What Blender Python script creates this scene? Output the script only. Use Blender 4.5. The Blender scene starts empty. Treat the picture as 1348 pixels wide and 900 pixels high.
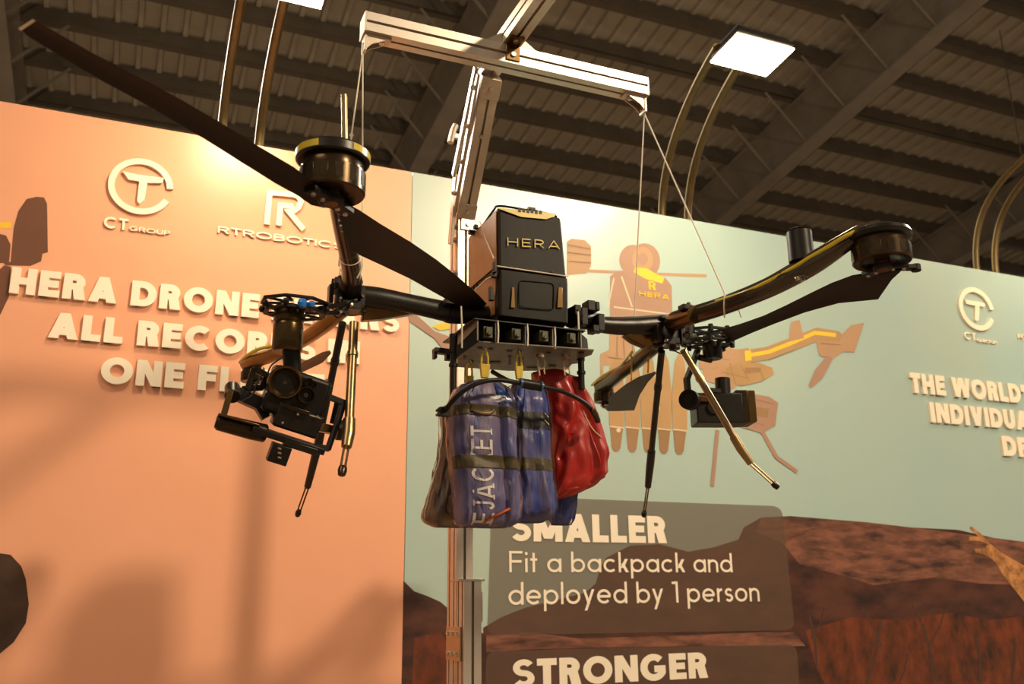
import bpy, bmesh, math, random
from mathutils import Vector, Matrix, noise
random.seed(7)
SC = bpy.context.scene
COL = SC.collection
# ------------------------------------------------------------------ camera
FPX = 1207.0
CAM = Vector((0, 0, 1.6))
pit, rol = math.atan(FPX/4380), math.atan(44/4380)
FW = Vector((0, math.cos(pit), math.sin(pit)))
_r0 = Vector((1, 0, 0)); _u0 = Vector((0, -math.sin(pit), math.cos(pit)))
RT = _r0*math.cos(rol) - _u0*math.sin(rol)
UP = _r0*math.sin(rol) + _u0*math.cos(rol)
cd = bpy.data.cameras.new('camera'); cam = bpy.data.objects.new('camera', cd); COL.objects.link(cam)
m = Matrix.Identity(4)
for i, v in enumerate((RT, UP, -FW)):
    for j in range(3): m[j][i] = v[j]
m.translation = CAM
cam.matrix_world = m
cd.sensor_width = 36; cd.sensor_fit = 'HORIZONTAL'; cd.lens = FPX/1348*36
cd.clip_start = .05; cd.clip_end = 200
cd.dof.use_dof = True; cd.dof.focus_distance = 2.45; cd.dof.aperture_fstop = 5.0
SC.camera = cam
# ------------------------------------------------------------------ world, exposure, hall lights
w = bpy.data.worlds.new('hall_air'); SC.world = w; w.use_nodes = True
w.node_tree.nodes['Background'].inputs[0].default_value = (1.0, .82, .60, 1)
w.node_tree.nodes['Background'].inputs[1].default_value = .27
SC.view_settings.view_transform = 'Standard'; SC.view_settings.look = 'None'
SC.view_settings.gamma = 1; SC.view_settings.exposure = 0.08

def area(name, loc, aim, sx, sy, power, col, spread=180):
    l = bpy.data.lights.new(name, 'AREA'); l.shape = 'RECTANGLE'; l.size = sx; l.size_y = sy
    l.energy = power; l.color = col; l.spread = math.radians(spread)
    o = bpy.data.objects.new(name, l); COL.objects.link(o); o.location = loc
    o.rotation_euler = (Vector(aim)-Vector(loc)).to_track_quat('-Z', 'Y').to_euler()
    return o
UA = Vector((.91947, .39317, 0)).normalized()      # along the display wall, to the right
NA = Vector((-UA.y, UA.x, 0))                      # horizontal, away from the camera into the wall
ZA = Vector((0, 0, 1))
# one hall lamp that casts the post's shadow, and added fill lights without fixtures
area('hall_lamp_and_fill', (-4.5, -3.0, 9.5), (0, 3.6, 2), 3.5, 3.5, 350, (1, .78, .54))  # added soft fill from behind left, no lamp known there
_k = Vector((0, 0, 1.6)) + UA*4.9 - NA*4.0 + ZA*5.2
area('hall_lamp_and_fill', _k, (0, 3.6, 1.6), .55, .55, 560, (1, .78, .52))
area('hall_lamp_and_fill', (9.0, 8.0, 8.0), (9, 8, 0), 1.5, 1.5, 1300, (1, .90, .74))  # added so that light bounces off the floor onto the roof
area('hall_lamp_and_fill', (-6.0, 10.0, 8.0), (-6, 10, 0), 1.5, 1.5, 1300, (1, .90, .74))  # second added bounce light for the roof, on the left

# ------------------------------------------------------------------ measuring helpers (angles of view -> real points)
def ray(x, y): return FW*FPX + RT*(x-674) + UP*(450-y)
def K(x, y, nd):                                   # point on the upright plane nd metres towards the wall
    d = ray(x, y); return CAM + d*(nd/d.dot(NA))
def PH(x, y, h):                                   # point at height h above the lens
    d = ray(x, y); return CAM + d*(h/d.z)
def S(p): return (p-CAM).dot(FW)/FPX               # metres per pixel at that point
W0 = CAM + ray(674, 249)*((3.5-1.6)/ray(674, 249).z)
WD = (W0-CAM).dot(NA)
def sz(x, y):
    q = K(x, y, WD); return (q-W0).dot(UA), q.z
def WP(s, z, off=0.0):
    return Vector((W0.x, W0.y, 0)) + UA*s + ZA*z - NA*off

# ------------------------------------------------------------------ materials
MATS = {}
def mat(name, col, rough=.5, metal=0.0, var=.0, scale=20, bump=0.0, col2=None, coat=0.0, emit=0.0, trans=None, stretch=None, bscale=None, spec=.5):
    if name in MATS: return MATS[name]
    M = bpy.data.materials.new(name); M.use_nodes = True
    nt = M.node_tree; b = nt.nodes['Principled BSDF']
    b.inputs['Roughness'].default_value = rough; b.inputs['Metallic'].default_value = metal
    b.inputs['Specular IOR Level'].default_value = spec
    b.inputs['Coat Weight'].default_value = coat; b.inputs['Coat Roughness'].default_value = .15
    c = (*col, 1)
    b.inputs['Base Color'].default_value = c
    tc = nt.nodes.new('ShaderNodeTexCoord'); mp = nt.nodes.new('ShaderNodeMapping')
    nt.links.new(tc.outputs['Object'], mp.inputs[0])
    if stretch: mp.inputs['Scale'].default_value = stretch
    no = nt.nodes.new('ShaderNodeTexNoise'); no.inputs['Scale'].default_value = scale; no.inputs['Detail'].default_value = 9; no.inputs['Roughness'].default_value = .62
    nt.links.new(mp.outputs[0], no.inputs['Vector'])
    if col2 or var:
        mx = nt.nodes.new('ShaderNodeMix'); mx.data_type = 'RGBA'
        rp = nt.nodes.new('ShaderNodeMapRange'); rp.inputs[1].default_value = .38; rp.inputs[2].default_value = .68
        nt.links.new(no.outputs[0], rp.inputs[0]); nt.links.new(rp.outputs[0], mx.inputs[0])
        mx.inputs[6].default_value = c
        mx.inputs[7].default_value = (*(col2 if col2 else [k*(1-var) for k in col]), 1)
        nt.links.new(mx.outputs[2], b.inputs['Base Color'])
    if bump:
        n2 = nt.nodes.new('ShaderNodeTexNoise'); n2.inputs['Scale'].default_value = bscale or scale*3; n2.inputs['Detail'].default_value = 4
        nt.links.new(mp.outputs[0], n2.inputs['Vector'])
        bp = nt.nodes.new('ShaderNodeBump'); bp.inputs['Strength'].default_value = bump; bp.inputs['Distance'].default_value = .004
        nt.links.new(n2.outputs[0], bp.inputs['Height']); nt.links.new(bp.outputs[0], b.inputs['Normal'])
    if emit:
        b.inputs['Emission Color'].default_value = c; b.inputs['Emission Strength'].default_value = emit
    if trans is not None:
        b.inputs['Alpha'].default_value = trans
    MATS[name] = M
    return M
black = mat('black_carbon', (.010, .0075, .005), .34, 0, var=.4, scale=60, bump=.05, spec=.4)
blackm = mat('black_matte_plastic', (.008, .006, .0045), .45, 0, var=.5, scale=40, bump=.1, spec=.3)
shell = mat('body_shell_plastic', (.008, .006, .0035), .40, 0, var=.25, scale=30, bump=.2, bscale=900, spec=.2)
propm = mat('propeller_composite', (.014, .008, .005), .55, 0, var=.4, scale=8, bump=.05, spec=.3)
propg = mat('propeller_grey', (.030, .032, .022), .5, 0, var=.3, scale=8)
anod = mat('dark_bronze_anodised', (.16, .095, .035), .25, .9, var=.3, scale=15)
goldm = mat('brass_toned_tube', (.36, .26, .13), .30, .9, var=.25, scale=12)
tubem = mat('carbon_tube_gloss', (.06, .040, .018), .18, .35, var=.3, scale=30, coat=.6)
yellow = mat('yellow_gloss_stripe', (.64, .49, .025), .35, 0, var=.15, scale=30, coat=.3)
yclip = mat('yellow_clip_plastic', (.70, .50, .04), .4, 0, var=.2, scale=60)
alum = mat('aluminium_extrusion', (.68, .61, .53), .36, .78, var=.12, scale=9, stretch=(1, 1, 1), bump=.03)
slotm = mat('slot_dark', (.02, .015, .010), .6, .2, var=.3)
castm = mat('cast_bracket', (.58, .50, .41), .42, .8, var=.15, scale=60, bump=.1)
steel = mat('steel_bolt', (.62, .56, .48), .25, .95, var=.2, scale=80)
greyp = mat('grey_plate', (.20, .185, .15), .45, .3, var=.4, scale=25, bump=.05)
whites = mat('white_cord', (.80, .74, .62), .7, 0, var=.15, scale=300)
letm = mat('cream_letter_acrylic', (.90, .80, .66), .4, 0, var=.03, scale=6)
prw = mat('printed_cream', (.84, .76, .64), .6, 0, var=.03, scale=6)
salmon = mat('salmon_print_vinyl', (.82, .40, .25), .29, 0, col2=(.78, .37, .23), scale=1.6, bump=.03, bscale=200)
teal = mat('teal_print_vinyl', (.35, .49, .49), .29, 0, col2=(.40, .50, .45), scale=.8, bump=.03, bscale=200)
glass = mat('lens_glass', (.02, .018, .012), .05, 0, coat=1)
blue = mat('blue_plastic', (.02, .22, .75), .35, 0, var=.2, scale=80)
gunm = mat('gunmetal', (.05, .035, .02), .3, .8, var=.3, scale=40)

# ------------------------------------------------------------------ mesh builder
class MB:
    def __init__(s): s.bm = bmesh.new(); s.mi = 0; s.sm = False
    def face(s, vs, sm=None):
        try:
            f = s.bm.faces.new(vs); f.material_index = s.mi; f.smooth = s.sm if sm is None else sm
            return f
        except ValueError: return None
    def V(s, p): return s.bm.verts.new(p)
    def box(s, c, size, ax=None, taper=1.0):
        X, Y, Z = ax or (UA, NA, ZA)
        a, b, d = [k/2 for k in size]; v = []
        for k in (-1, 1):
            t = taper if k > 0 else 1
            for i, j in ((-1, -1), (1, -1), (1, 1), (-1, 1)): v.append(s.V(c + X*a*i*t + Y*b*j*t + Z*d*k))
        for q in ((3, 2, 1, 0), (4, 5, 6, 7), (0, 1, 5, 4), (1, 2, 6, 5), (2, 3, 7, 6), (3, 0, 4, 7)):
            s.face([v[i] for i in q], False)
        return s
    def bar(s, p0, p1, w, h, up=ZA, ext=0):
        d = (p1-p0).normalized(); x = d.cross(up).normalized(); z = x.cross(d)
        return s.box((p0+p1)/2, (w, (p1-p0).length+ext*2, h), (x, d, z))
    def tube(s, pts, r, n=12, caps=True, flat=None, up=ZA):
        pts = [Vector(p) for p in pts]
        if not isinstance(r, (list, tuple)): r = [r]*len(pts)
        prev = None; X = None
        for i, p in enumerate(pts):
            d = (pts[min(i+1, len(pts)-1)] - pts[max(i-1, 0)]).normalized()
            if X is None:
                X = d.cross(up)
                if X.length < .05: X = d.cross(UA)
            X = (X - d*X.dot(d)).normalized(); Y = X.cross(d)
            fx, fy = flat or (1, 1)
            ring = [s.V(p + X*math.cos(2*math.pi*k/n)*r[i]*fx + Y*math.sin(2*math.pi*k/n)*r[i]*fy) for k in range(n)]
            if prev:
                for k in range(n): s.face([prev[k], prev[(k+1) % n], ring[(k+1) % n], ring[k]], True)
            elif caps: s.face(ring[::-1], False)
            prev = ring
        if caps: s.face(prev, False)
        return s
    def cyl(s, p0, p1, r0, r1=None, n=20): return s.tube([p0, p1], [r0, r0 if r1 is None else r1], n)
    def lathe(s, c, ax, prof, n=40):                    # prof: (radius, offset along ax)
        ax = ax.normalized(); X = ax.orthogonal().normalized(); Y = ax.cross(X); prev = None
        for (r, t) in prof:
            if r < 1e-6: ring = [s.V(c+ax*t)]
            else: ring = [s.V(c+ax*t+X*math.cos(2*math.pi*k/n)*r+Y*math.sin(2*math.pi*k/n)*r) for k in range(n)]
            if prev:
                for k in range(n):
                    a = [prev[k % len(prev)], prev[(k+1) % len(prev)], ring[(k+1) % len(ring)], ring[k % len(ring)]]
                    u = []
                    for q in a:
                        if q not in u: u.append(q)
                    if len(u) > 2: s.face(u, True)
            prev = ring
        return s
    def prism(s, pts, vec):                             # flat polygon (world points) given thickness
        a = [s.V(p) for p in pts]; b = [s.V(p+vec) for p in pts]
        s.face(a[::-1], False); s.face(b, False); n = len(a)
        for i in range(n): s.face([a[i], a[(i+1) % n], b[(i+1) % n], b[i]], False)
        return s
    def poly(s, pts): s.face([s.V(p) for p in pts], False); return s
    def loft(s, loops, caps=True, sm=True):
        prev = None
        for L in loops:
            ring = [s.V(p) for p in L]; n = len(ring)
            if prev:
                for k in range(n): s.face([prev[k], prev[(k+1) % n], ring[(k+1) % n], ring[k]], sm)
            elif caps: s.face(ring[::-1], False)
            prev = ring
        if caps: s.face(prev, False)
        return s
    def obj(s, name, mats, parent=None, bevel=0, seg=2, sharp=35, kind=None, label=None):
        bm = s.bm
        bmesh.ops.recalc_face_normals(bm, faces=[f for f in bm.faces])
        root = parent
        while root and root.parent: root = root.parent
        off = root.location.copy() if root else Vector()
        if off.length: bmesh.ops.translate(bm, verts=bm.verts, vec=-off)
        me = bpy.data.meshes.new(name); bm.to_mesh(me); bm.free()
        for mm in (mats if isinstance(mats, (list, tuple)) else [mats]): me.materials.append(mm)
        me.set_sharp_from_angle(angle=math.radians(sharp))
        o = bpy.data.objects.new(name, me); COL.objects.link(o)
        if parent: o.parent = parent
        if bevel:
            md = o.modifiers.new('bevel', 'BEVEL'); md.width = bevel; md.segments = seg; md.limit_method = 'ANGLE'; md.angle_limit = math.radians(40)
        if kind: o['kind'] = kind
        if label: o['label'] = label
        return o
def tag(o, label, cat, group=None):
    o['label'] = label; o['category'] = cat
    if group: o['group'] = group
    return o
def thing(name, label, cat, loc, group=None):
    o = bpy.data.objects.new(name, None); COL.objects.link(o); o.location = loc; o.empty_display_size = .05
    return tag(o, label, cat, group)
def crs(pts, n=6):                                       # catmull-rom through points (Vectors or tuples)
    P = [Vector(p) for p in pts]; out = []
    for i in range(len(P)-1):
        a, b, c, d = P[max(i-1, 0)], P[i], P[i+1], P[min(i+2, len(P)-1)]
        for k in range(n):
            t = k/n
            out.append(.5*((2*b)+(c-a)*t+(2*a-5*b+4*c-d)*t*t+(3*b-a-3*c+d)*t**3))
    out.append(P[-1]); return out
def arc(cx, cy, rx, ry, a0, a1, n=14):
    return [(cx+rx*math.cos(math.radians(a0+(a1-a0)*i/n)), cy+ry*math.sin(math.radians(a0+(a1-a0)*i/n))) for i in range(n+1)]

# ------------------------------------------------------------------ lettering drawn as strokes
def stroke(pts, t, closed=False):
    pts = [p for i, p in enumerate(pts) if i == 0 or (Vector(p)-Vector(pts[i-1])).length > 1e-4]
    n = len(pts); out = []
    L = []; Rr = []
    for i in range(n):
        p = Vector(pts[i])
        a = Vector(pts[(i-1) % n]) if (i > 0 or closed) else None
        b = Vector(pts[(i+1) % n]) if (i < n-1 or closed) else None
        d1 = (p-a).normalized() if a is not None else (b-p).normalized()
        d2 = (b-p).normalized() if b is not None else d1
        n1 = Vector((-d1.y, d1.x)); n2 = Vector((-d2.y, d2.x)); mm = (n1+n2)
        if mm.length < .2: mm = n1
        mm.normalize(); k = min(1/max(mm.dot(n1), .35), 2.2)
        L.append(p+mm*k*t/2); Rr.append(p-mm*k*t/2)
    return ('c' if closed else 'o', L, Rr)
def glyph(ch, t, k=1.0, serif=False):
    """strokes of one character at cap height 1; returns (pieces, advance width)"""
    P = []; h = t/2
    def s(*pts): P.append(stroke([(x, y) for x, y in pts], t))
    def sp(pts, closed=False): P.append(stroke(pts, t, closed))
    def dg(x0, x1, w_=None, y0=0, y1=1):
        ww = w_ or t*math.sqrt(1+((x1-x0)/(y1-y0))**2)*.96
        P.append(('o', [Vector((x0, y0)), Vector((x1, y1))], [Vector((x0+ww, y0)), Vector((x1+ww, y1))]))
        return ww
    W = .72*k; x = .66
    c = ch
    if c == ' ': return [], .34*k
    if c in "'": s((h, 1), (h, .62)); return P, t*1.1
    if c == '.': s((h, 0), (h, t)); return P, t
    if c == 'I': s((h, 0), (h, 1)); W = t
    elif c == 'H': W = .74*k; s((h, 0), (h, 1)); s((W-h, 0), (W-h, 1)); s((0, .5), (W, .5))
    elif c in 'EF':
        W = .60*k; s((h, 0), (h, 1)); s((0, 1-h), (W, 1-h)); s((0, .51), (W*.93, .51))
        if c == 'E': s((0, h), (W, h))
    elif c == 'L': W = .56*k; s((h, 0), (h, 1)); s((0, h), (W, h))
    elif c == 'T': W = .62*k; s((W/2, 0), (W/2, 1)); s((0, 1-h), (W, 1-h))
    elif c == 'D':
        W = .80*k; s((h, 0), (h, 1))
        sp([(h, 1-h), (W*.45, 1-h)]+arc(W*.45, .5, W*.55-h, .5-h, 90, -90)+[(h, h)])
    elif c in 'RPB':
        W = .68*k; s((h, 0), (h, 1)); q = .42 if c != 'B' else .48
        r = (1-q)/2
        sp([(h, 1-h), (W*.5, 1-h)]+arc(W*.5, 1-r-h*.2, W*.46-h, r-h*.8, 90, -90, 10)+[(h, q+h*.6)])
        if c == 'R': dg(W-t*1.2, W*.38, t*1.25, 0, q+h)
        if c == 'B': sp([(h, q+h*.4), (W*.5, q+h*.4)]+arc(W*.5, (q+h*1.4)/2, W*.5-h, (q-h*.6)/2, 90, -90, 10)+[(h, h)])
    elif c == 'O': W = .96*k; sp(arc(W/2, .5, W/2-h, .5-h+.015, 0, 345, 23), True)
    elif c == 'C': W = .88*k; sp(arc(W*.53, .5, W*.53-h, .5-h+.015, 48, 312, 18))
    elif c == 'G':
        W = .92*k; sp(arc(W*.5, .5, W*.5-h, .5-h+.015, 45, 340, 18)); s((W*.52, .44), (W-h*.4, .44))
    elif c == 'S':
        W = .66*k; ts = t*.84; ry = (.5-ts/2)/2; rx = W/2-ts/2
        P.append(stroke(arc(W/2, .5+ry, rx, ry, 28, 262, 16)+arc(W/2, .5-ry, rx, ry, 82, -152, 16), ts))
    elif c == 'N': W = .78*k; s((h, 0), (h, 1)); s((W-h, 0), (W-h, 1)); dg(W-t*1.12, 0, t*1.12)
    elif c == 'M':
        W = .96*k; s((h, 0), (h, 1)); s((W-h, 0), (W-h, 1)); dg(W/2-t*.55, 0, t*1.1, .1, 1); dg(W/2-t*.55, W-t*1.1, t*1.1, .1, 1)
    elif c == 'A':
        W = .86*k; ww = t*1.12; dg(0, W/2-ww/2, ww); dg(W-ww, W/2-ww/2, ww); s((W*.22, .27), (W*.78, .27))
    elif c == 'V': W = .80*k; ww = t*1.12; dg(W/2-ww/2, 0, ww); dg(W/2-ww/2, W-ww, ww)
    elif c == 'W':
        W = 1.18*k; ww = t*1.05; a = W*.27
        dg(a-ww/2, 0, ww); dg(a-ww/2, W/2-ww/2, ww); dg(W-a-ww/2, W/2-ww/2, ww); dg(W-a-ww/2, W-ww, ww)
    elif c == 'K': W = .72*k; s((h, 0), (h, 1)); dg(t*.9, W-t*1.25, t*1.2, .36, 1); dg(W-t*1.2, t*1.0, t*1.25, 0, .62)
    elif c == 'U': W = .72*k; sp([(h, 1), (h, .4)]+arc(W/2, .36, W/2-h, .36-h, 180, 360, 12)+[(W-h, 1)])
    elif c == 'J': W = .50*k; sp([(W-h, 1), (W-h, .3)]+arc(W/2, .3, W/2-h, .3-h, 0, -160, 10))
    elif c == 'Y': W = .74*k; s((W/2, 0), (W/2, .45)); dg(W/2-h, 0, t, .4, 1); dg(W/2-h, W-t, t, .4, 1)
    elif c == '1': W = .30*k; s((W-h, 0), (W-h, 1)); s((0, .93), (W-h, 1-h))
    # lower case, round geometric
    elif c in 'oadbpqec':
        R = x/2; W = .66*k; cx = W/2
        ring = arc(cx, R, W/2-h, R-h, 0, 345, 23)
        if c in 'oadbpq': sp(ring, True)
        if c == 'a': s((W-h, 0), (W-h, x))
        if c == 'd': s((W-h, 0), (W-h, 1))
        if c == 'b': s((h, 0), (h, 1))
        if c == 'p': s((h, -.30), (h, x))
        if c == 'c': sp(arc(cx, R, W/2-h, R-h, 45, 315, 16)); W *= .94
        if c == 'e': sp(arc(cx, R, W/2-h, R-h, 0, 318, 18)); s((h, R), (W-h*.6, R))
    elif c == 'n': W = .54*k; s((h, 0), (h, x)); sp([(h, x*.5)]+arc(W/2, x-W/2*.95, W/2-h, W/2*.95-h, 180, 0, 12)+[(W-h, 0)])
    elif c == 'r': W = .30*k; s((h, 0), (h, x)); sp(arc(W*1.0, x-.27, W-h, .27-h, 180, 95, 6))
    elif c == 's':
        W = .42*k; ry = (x/2-t/2)/2
        sp(arc(W/2, x/2+ry, W/2-h, ry, 28, 262, 12)+arc(W/2, x/2-ry, W/2-h, ry, 82, -152, 12))
    elif c == 't': W = .32*k; s((W/2, 0), (W/2, .92)); s((0, x-h), (W, x-h))
    elif c == 'i': W = t; s((h, 0), (h, x)); s((h, .82), (h, .95))
    elif c == 'l': W = t; s((h, 0), (h, 1))
    elif c == 'k': W = .48*k; s((h, 0), (h, 1)); dg(t*.8, W-t*1.5, t*1.4, .22, x); dg(W-t*1.3, t*1.1, t*1.35, 0, .42)
    elif c == 'y': W = .54*k; dg(W/2-h*1.1, 0, t*1.1, 0, x); dg(W*.22-h, W-t*1.1, t*1.1, -.30, x)
    if serif:
        sv = t*.55
        def bar(x0, x1, y): P.append(('o', [Vector((x0, y)), Vector((x1, y))], [Vector((x0, y+sv)), Vector((x1, y+sv))]))
        if c in 'EFIKH': bar(-t*.7, t*1.7, 0); bar(-t*.7, t*1.7, 1-sv)
        if c == 'A': bar(-t*.5, t*1.6, 0); bar(W-t*1.6, W+t*.5, 0)
        if c == 'T': bar(W/2-t*1.3, W/2+t*1.3, 0)
        if c == 'J': bar(W-t*1.8, W+t*.7, 1-sv)
        if c == 'K': bar(W-t*2, W+t*.5, 0); bar(W-t*2, W+t*.5, 1-sv)
    return P, W
def pieces_to(mb, P, fn, depth=None):
    """fn(x, y, front) -> world point; depth True = solid"""
    for qi, (kind, L, R) in enumerate(P):
        n = len(L); rng = range(n if kind == 'c' else n-1); g = -NA*.00025*qi
        lf = [mb.V(fn(p.x, p.y, 1)+g) for p in L]; rf = [mb.V(fn(p.x, p.y, 1)+g) for p in R]
        for i in rng: j = (i+1) % n; mb.face([lf[i], lf[j], rf[j], rf[i]], False)
        if depth:
            lb = [mb.V(fn(p.x, p.y, 0)) for p in L]; rb = [mb.V(fn(p.x, p.y, 0)) for p in R]
            for i in rng:
                j = (i+1) % n
                mb.face([lf[i], lb[i], lb[j], lf[j]]); mb.face([rf[i], rf[j], rb[j], rb[i]])
            if kind == 'o':
                mb.face([lf[0], rf[0], rb[0], lb[0]]); mb.face([lf[-1], lb[-1], rb[-1], rf[-1]])
def layout(text, t, k=1.0, gap=.14, serif=False):
    out = []; x = 0
    for ch in text:
        P, a = glyph(ch, t, k, serif); out.append((ch, x, P)); x += a+(gap if ch != ' ' else 0)
    return out, x-gap
def wall_text(text, pl, pr, top, t, parent, m, raised=.0, k=1.0, gap=.14, off=.0, name='letter', s_end=None):
    s0, z0 = sz(*pl); s1 = sz(*pr)[0]; cap = sz(pl[0], top)[1]-z0
    lay, tot = layout(text, t, k, gap); kx = (s1-s0)/tot
    if not raised: mb = MB()
    for ch, x, P in lay:
        if not P: continue
        if raised: mb = MB()
        def fn(a, b, f, x=x): return WP(s0+(x+a)*kx, z0+b*cap, off+(raised if f else 0))
        pieces_to(mb, P, fn, bool(raised))
        if raised: mb.obj(name, m, parent)
    if not raised: return mb.obj(name, m, parent)

# ================================================================== SETTING
# floor
mb = MB(); mb.box(Vector((4, 8, -.05)), (50, 50, .1))
o = mb.obj('floor', mat('grey_hall_carpet', (.30, .22, .15), .9, 0, var=.2, scale=4, bump=.2)); o['kind'] = 'structure'
mb = MB(); mb.box(Vector((0, 0, 5.5)) + UA*10 + NA*30, (80, .2, 11)); o = mb.obj('wall_far', mat('far_wall_paint', (.20, .16, .11), .8, 0, var=.2, scale=.5)); o['kind'] = 'structure'
# display wall: core + two stretched print panels
wall = None
mb = MB(); mb.box(WP(1.4, 1.745, -.07), (10.2, .12, 3.49)); wall = mb.obj('wall_back', mat('white_board', (.6, .5, .4), .7, 0, var=.05)); wall['kind'] = 'structure'
sb = sz(543, 229)[0]
mb = MB(); mb.box(WP((sb-3.7)/2, 1.75, -.005), (sb+3.7-.003, .01, 3.5)); pan_l = mb.obj('print_panel', salmon, wall, label='salmon printed fabric panel')
mb = MB(); mb.box(WP((sb+6.5)/2, 1.75, -.005), (6.5-sb-.003, .01, 3.5)); pan_r = mb.obj('print_panel', teal, wall, label='teal sky and canyon printed panel')

def flat(parent, name, polys, mats, off=.001, label=None):
    mb = MB()
    for i, (mi, pts) in enumerate(polys):
        mb.mi = mi
        mb.poly([WP(*(p[1:] if len(p) == 3 else sz(*p)), off+i*.00005) for p in pts])
    return mb.obj(name, mats, parent, label=label)
def capsule(pts, wpx):
    k, L, R = stroke(pts, wpx); return [tuple(p) for p in L]+[tuple(p) for p in R[::-1]]
def ell(cx, cy, rx, ry, n=20): return [(cx+rx*math.cos(2*math.pi*i/n), cy+ry*math.sin(2*math.pi*i/n)) for i in range(n)]
# --- canyon landscape print
rock = mat('printed_red_canyon', (.095, .033, .021), .35, 0, col2=(.024, .010, .009), scale=4.5, stretch=(1, 1, 2.2))
rock2 = mat('printed_canyon_ridge', (.24, .095, .060), .35, 0, col2=(.040, .019, .015), scale=6, stretch=(1, 1, 4))
rock3 = mat('printed_rust_scrub', (.17, .038, .013), .35, 0, col2=(.026, .013, .008), scale=7, stretch=(1.5, 1.5, 1))
top = [(636, 826), (660, 812), (690, 800), (730, 790), (770, 780), (784, 768), (790, 748), (798, 734), (829, 718), (868, 716), (906, 726), (940, 720), (972, 710), (979, 694), (1002, 681), (1040, 679), (1090, 684), (1140, 687), (1200, 694), (1260, 697), (1310, 708), (1365, 715)]
flat(pan_r, 'printed_landscape', [
    (0, top+[(1420, 728), (1500, 733), ('w', 6.49, 1.78), ('w', 6.49, .02), ('w', sz(636, 960)[0], .02)]),
    (0, [(531, 764), (545, 778), (562, 784), (580, 792), (600, 810), (626, 828), (640, 836), ('w', sz(640, 960)[0], .02), ('w', sb+.004, .02)]),
    (1, [(1002, 681), (1040, 679), (1140, 687), (1200, 694), (1310, 708), (1365, 715), (1420, 728), (1500, 734), (1500, 770), (1368, 770), (1290, 768), (1230, 760), (1150, 770), (1100, 755), (1052, 742), (1030, 715), (995, 700)]),
    (1, [(640, 836), (700, 832), (760, 840), (900, 836), (1000, 832), (1045, 832), (1060, 850), (900, 850), (700, 854), (640, 858)]),
    (2, [(1060, 830), (1120, 812), (1180, 816), (1250, 806), (1300, 816), (1370, 808), (1450, 812), ('w', 6.49, 1.30), ('w', 6.49, .02), ('w', sz(1120, 960)[0], .02), (1120, 960), (1075, 880)]),
    (2, [(545, 840), (580, 832), (590, 850), (585, 960), (540, 960)])], [rock, rock2, rock3], .0006)
tree = []
for (x0, y0, x1, y1, ww) in ((1140, 900, 1160, 815, 3), (1160, 850, 1135, 800, 2), (1230, 905, 1215, 820, 3), (1222, 850, 1245, 800, 2), (1215, 830, 1200, 795, 2), (1290, 905, 1283, 835, 3), (1075, 880, 1065, 810, 3), (1068, 840, 1085, 800, 2), (1180, 905, 1195, 860, 2), (1330, 900, 1335, 840, 2)):
    tree.append((0, capsule([(x0, y0), ((x0+x1)/2+3, (y0+y1)/2), (x1, y1)], ww)))
flat(pan_r, 'printed_trees', tree, [mat('printed_bark', (.06, .026, .018), .6, 0, var=.3)], .0012)
# translucent caption boxes printed over the landscape
def rbox(x0, y0, x1, y1, x2, y2, x3, y3, r):
    c = [(x0, y0), (x1, y1), (x2, y2), (x3, y3)]; out = []
    for i in range(4):
        p = Vector(c[i]); a = Vector(c[i-1]); b = Vector(c[(i+1) % 4])
        e0 = p+(a-p).normalized()*r; e1 = p+(b-p).normalized()*r
        for k in range(6):
            t = k/5; out.append(tuple(e0*(1-t)**2+p*2*t*(1-t)+e1*t*t))
    return out
boxm = mat('printed_caption_tint', (.15, .085, .055), .6, 0, var=.03, trans=.50)
flat(pan_r, 'printed_caption_box', [(0, rbox(647, 652, 1029, 666, 1046, 829, 641, 836, 14))], [boxm], .0020)
flat(pan_r, 'printed_caption_box', [(0, rbox(640, 857, 1048, 847, 1058, 990, 636, 1010, 14))], [boxm], .0020)
for (tx, a, b, tp, t, k, gp) in (('SMALLER', (672, 712), (877, 712), 674, .25, 1, .08), ('STRONGER', (675, 905), (932, 901), 868, .25, 1, .08),
                       ('Fit a backpack and', (670, 753), (964, 753), 725, .115, 1.02, .12), ('deployed by 1 person', (669, 796), (1000, 795), 766, .115, 1.02, .12)):
    wall_text(tx, a, b, tp, t, pan_r, prw, 0, k, gp, .0034, name='printed_text')
# --- printed faded drone picture
tan = mat('printed_drone_tan', (.43, .255, .145), .6, 0, var=.12, scale=6)
pink = mat('printed_drone_rose', (.36, .21, .15), .6, 0, var=.1, scale=6)
ochre = mat('printed_drone_ochre', (.42, .255, .11), .6, 0, col2=(.35, .21, .095), scale=4)
brown = mat('printed_drone_brown', (.30, .17, .075), .6, 0, var=.15, scale=6)
yell = mat('printed_yellow', (.85, .52, .03), .6, 0, var=.05)
lite = mat('printed_pale', (.70, .56, .40), .6, 0, var=.05)
pd = [(0, [(746, 318), (752, 314), (770, 316), (778, 324), (778, 350), (772, 360), (746, 362)]),
      (0, capsule([(765, 356), (850, 360), (930, 363)], 4)),
      (1, ell(833, 342, 18, 20)), (1, ell(848, 344, 21, 24)), (0, ell(846, 342, 14, 17)), (1, ell(846, 341, 7, 8)),
      (1, [(803, 364), (810, 358), (830, 354), (876, 366), (884, 376), (885, 418), (803, 418)]),
      (4, [(836, 352), (850, 353), (874, 366), (872, 373), (850, 367), (834, 358)]),
      (1, [(803, 364), (803, 364.5), (803.5, 364)])]
for a in ((808, 366, 800, 405), (818, 364, 832, 404), (808, 404, 885, 414)): pd.append((5, capsule([(a[0], a[1]), (a[2], a[3])], 1.6)))
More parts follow.
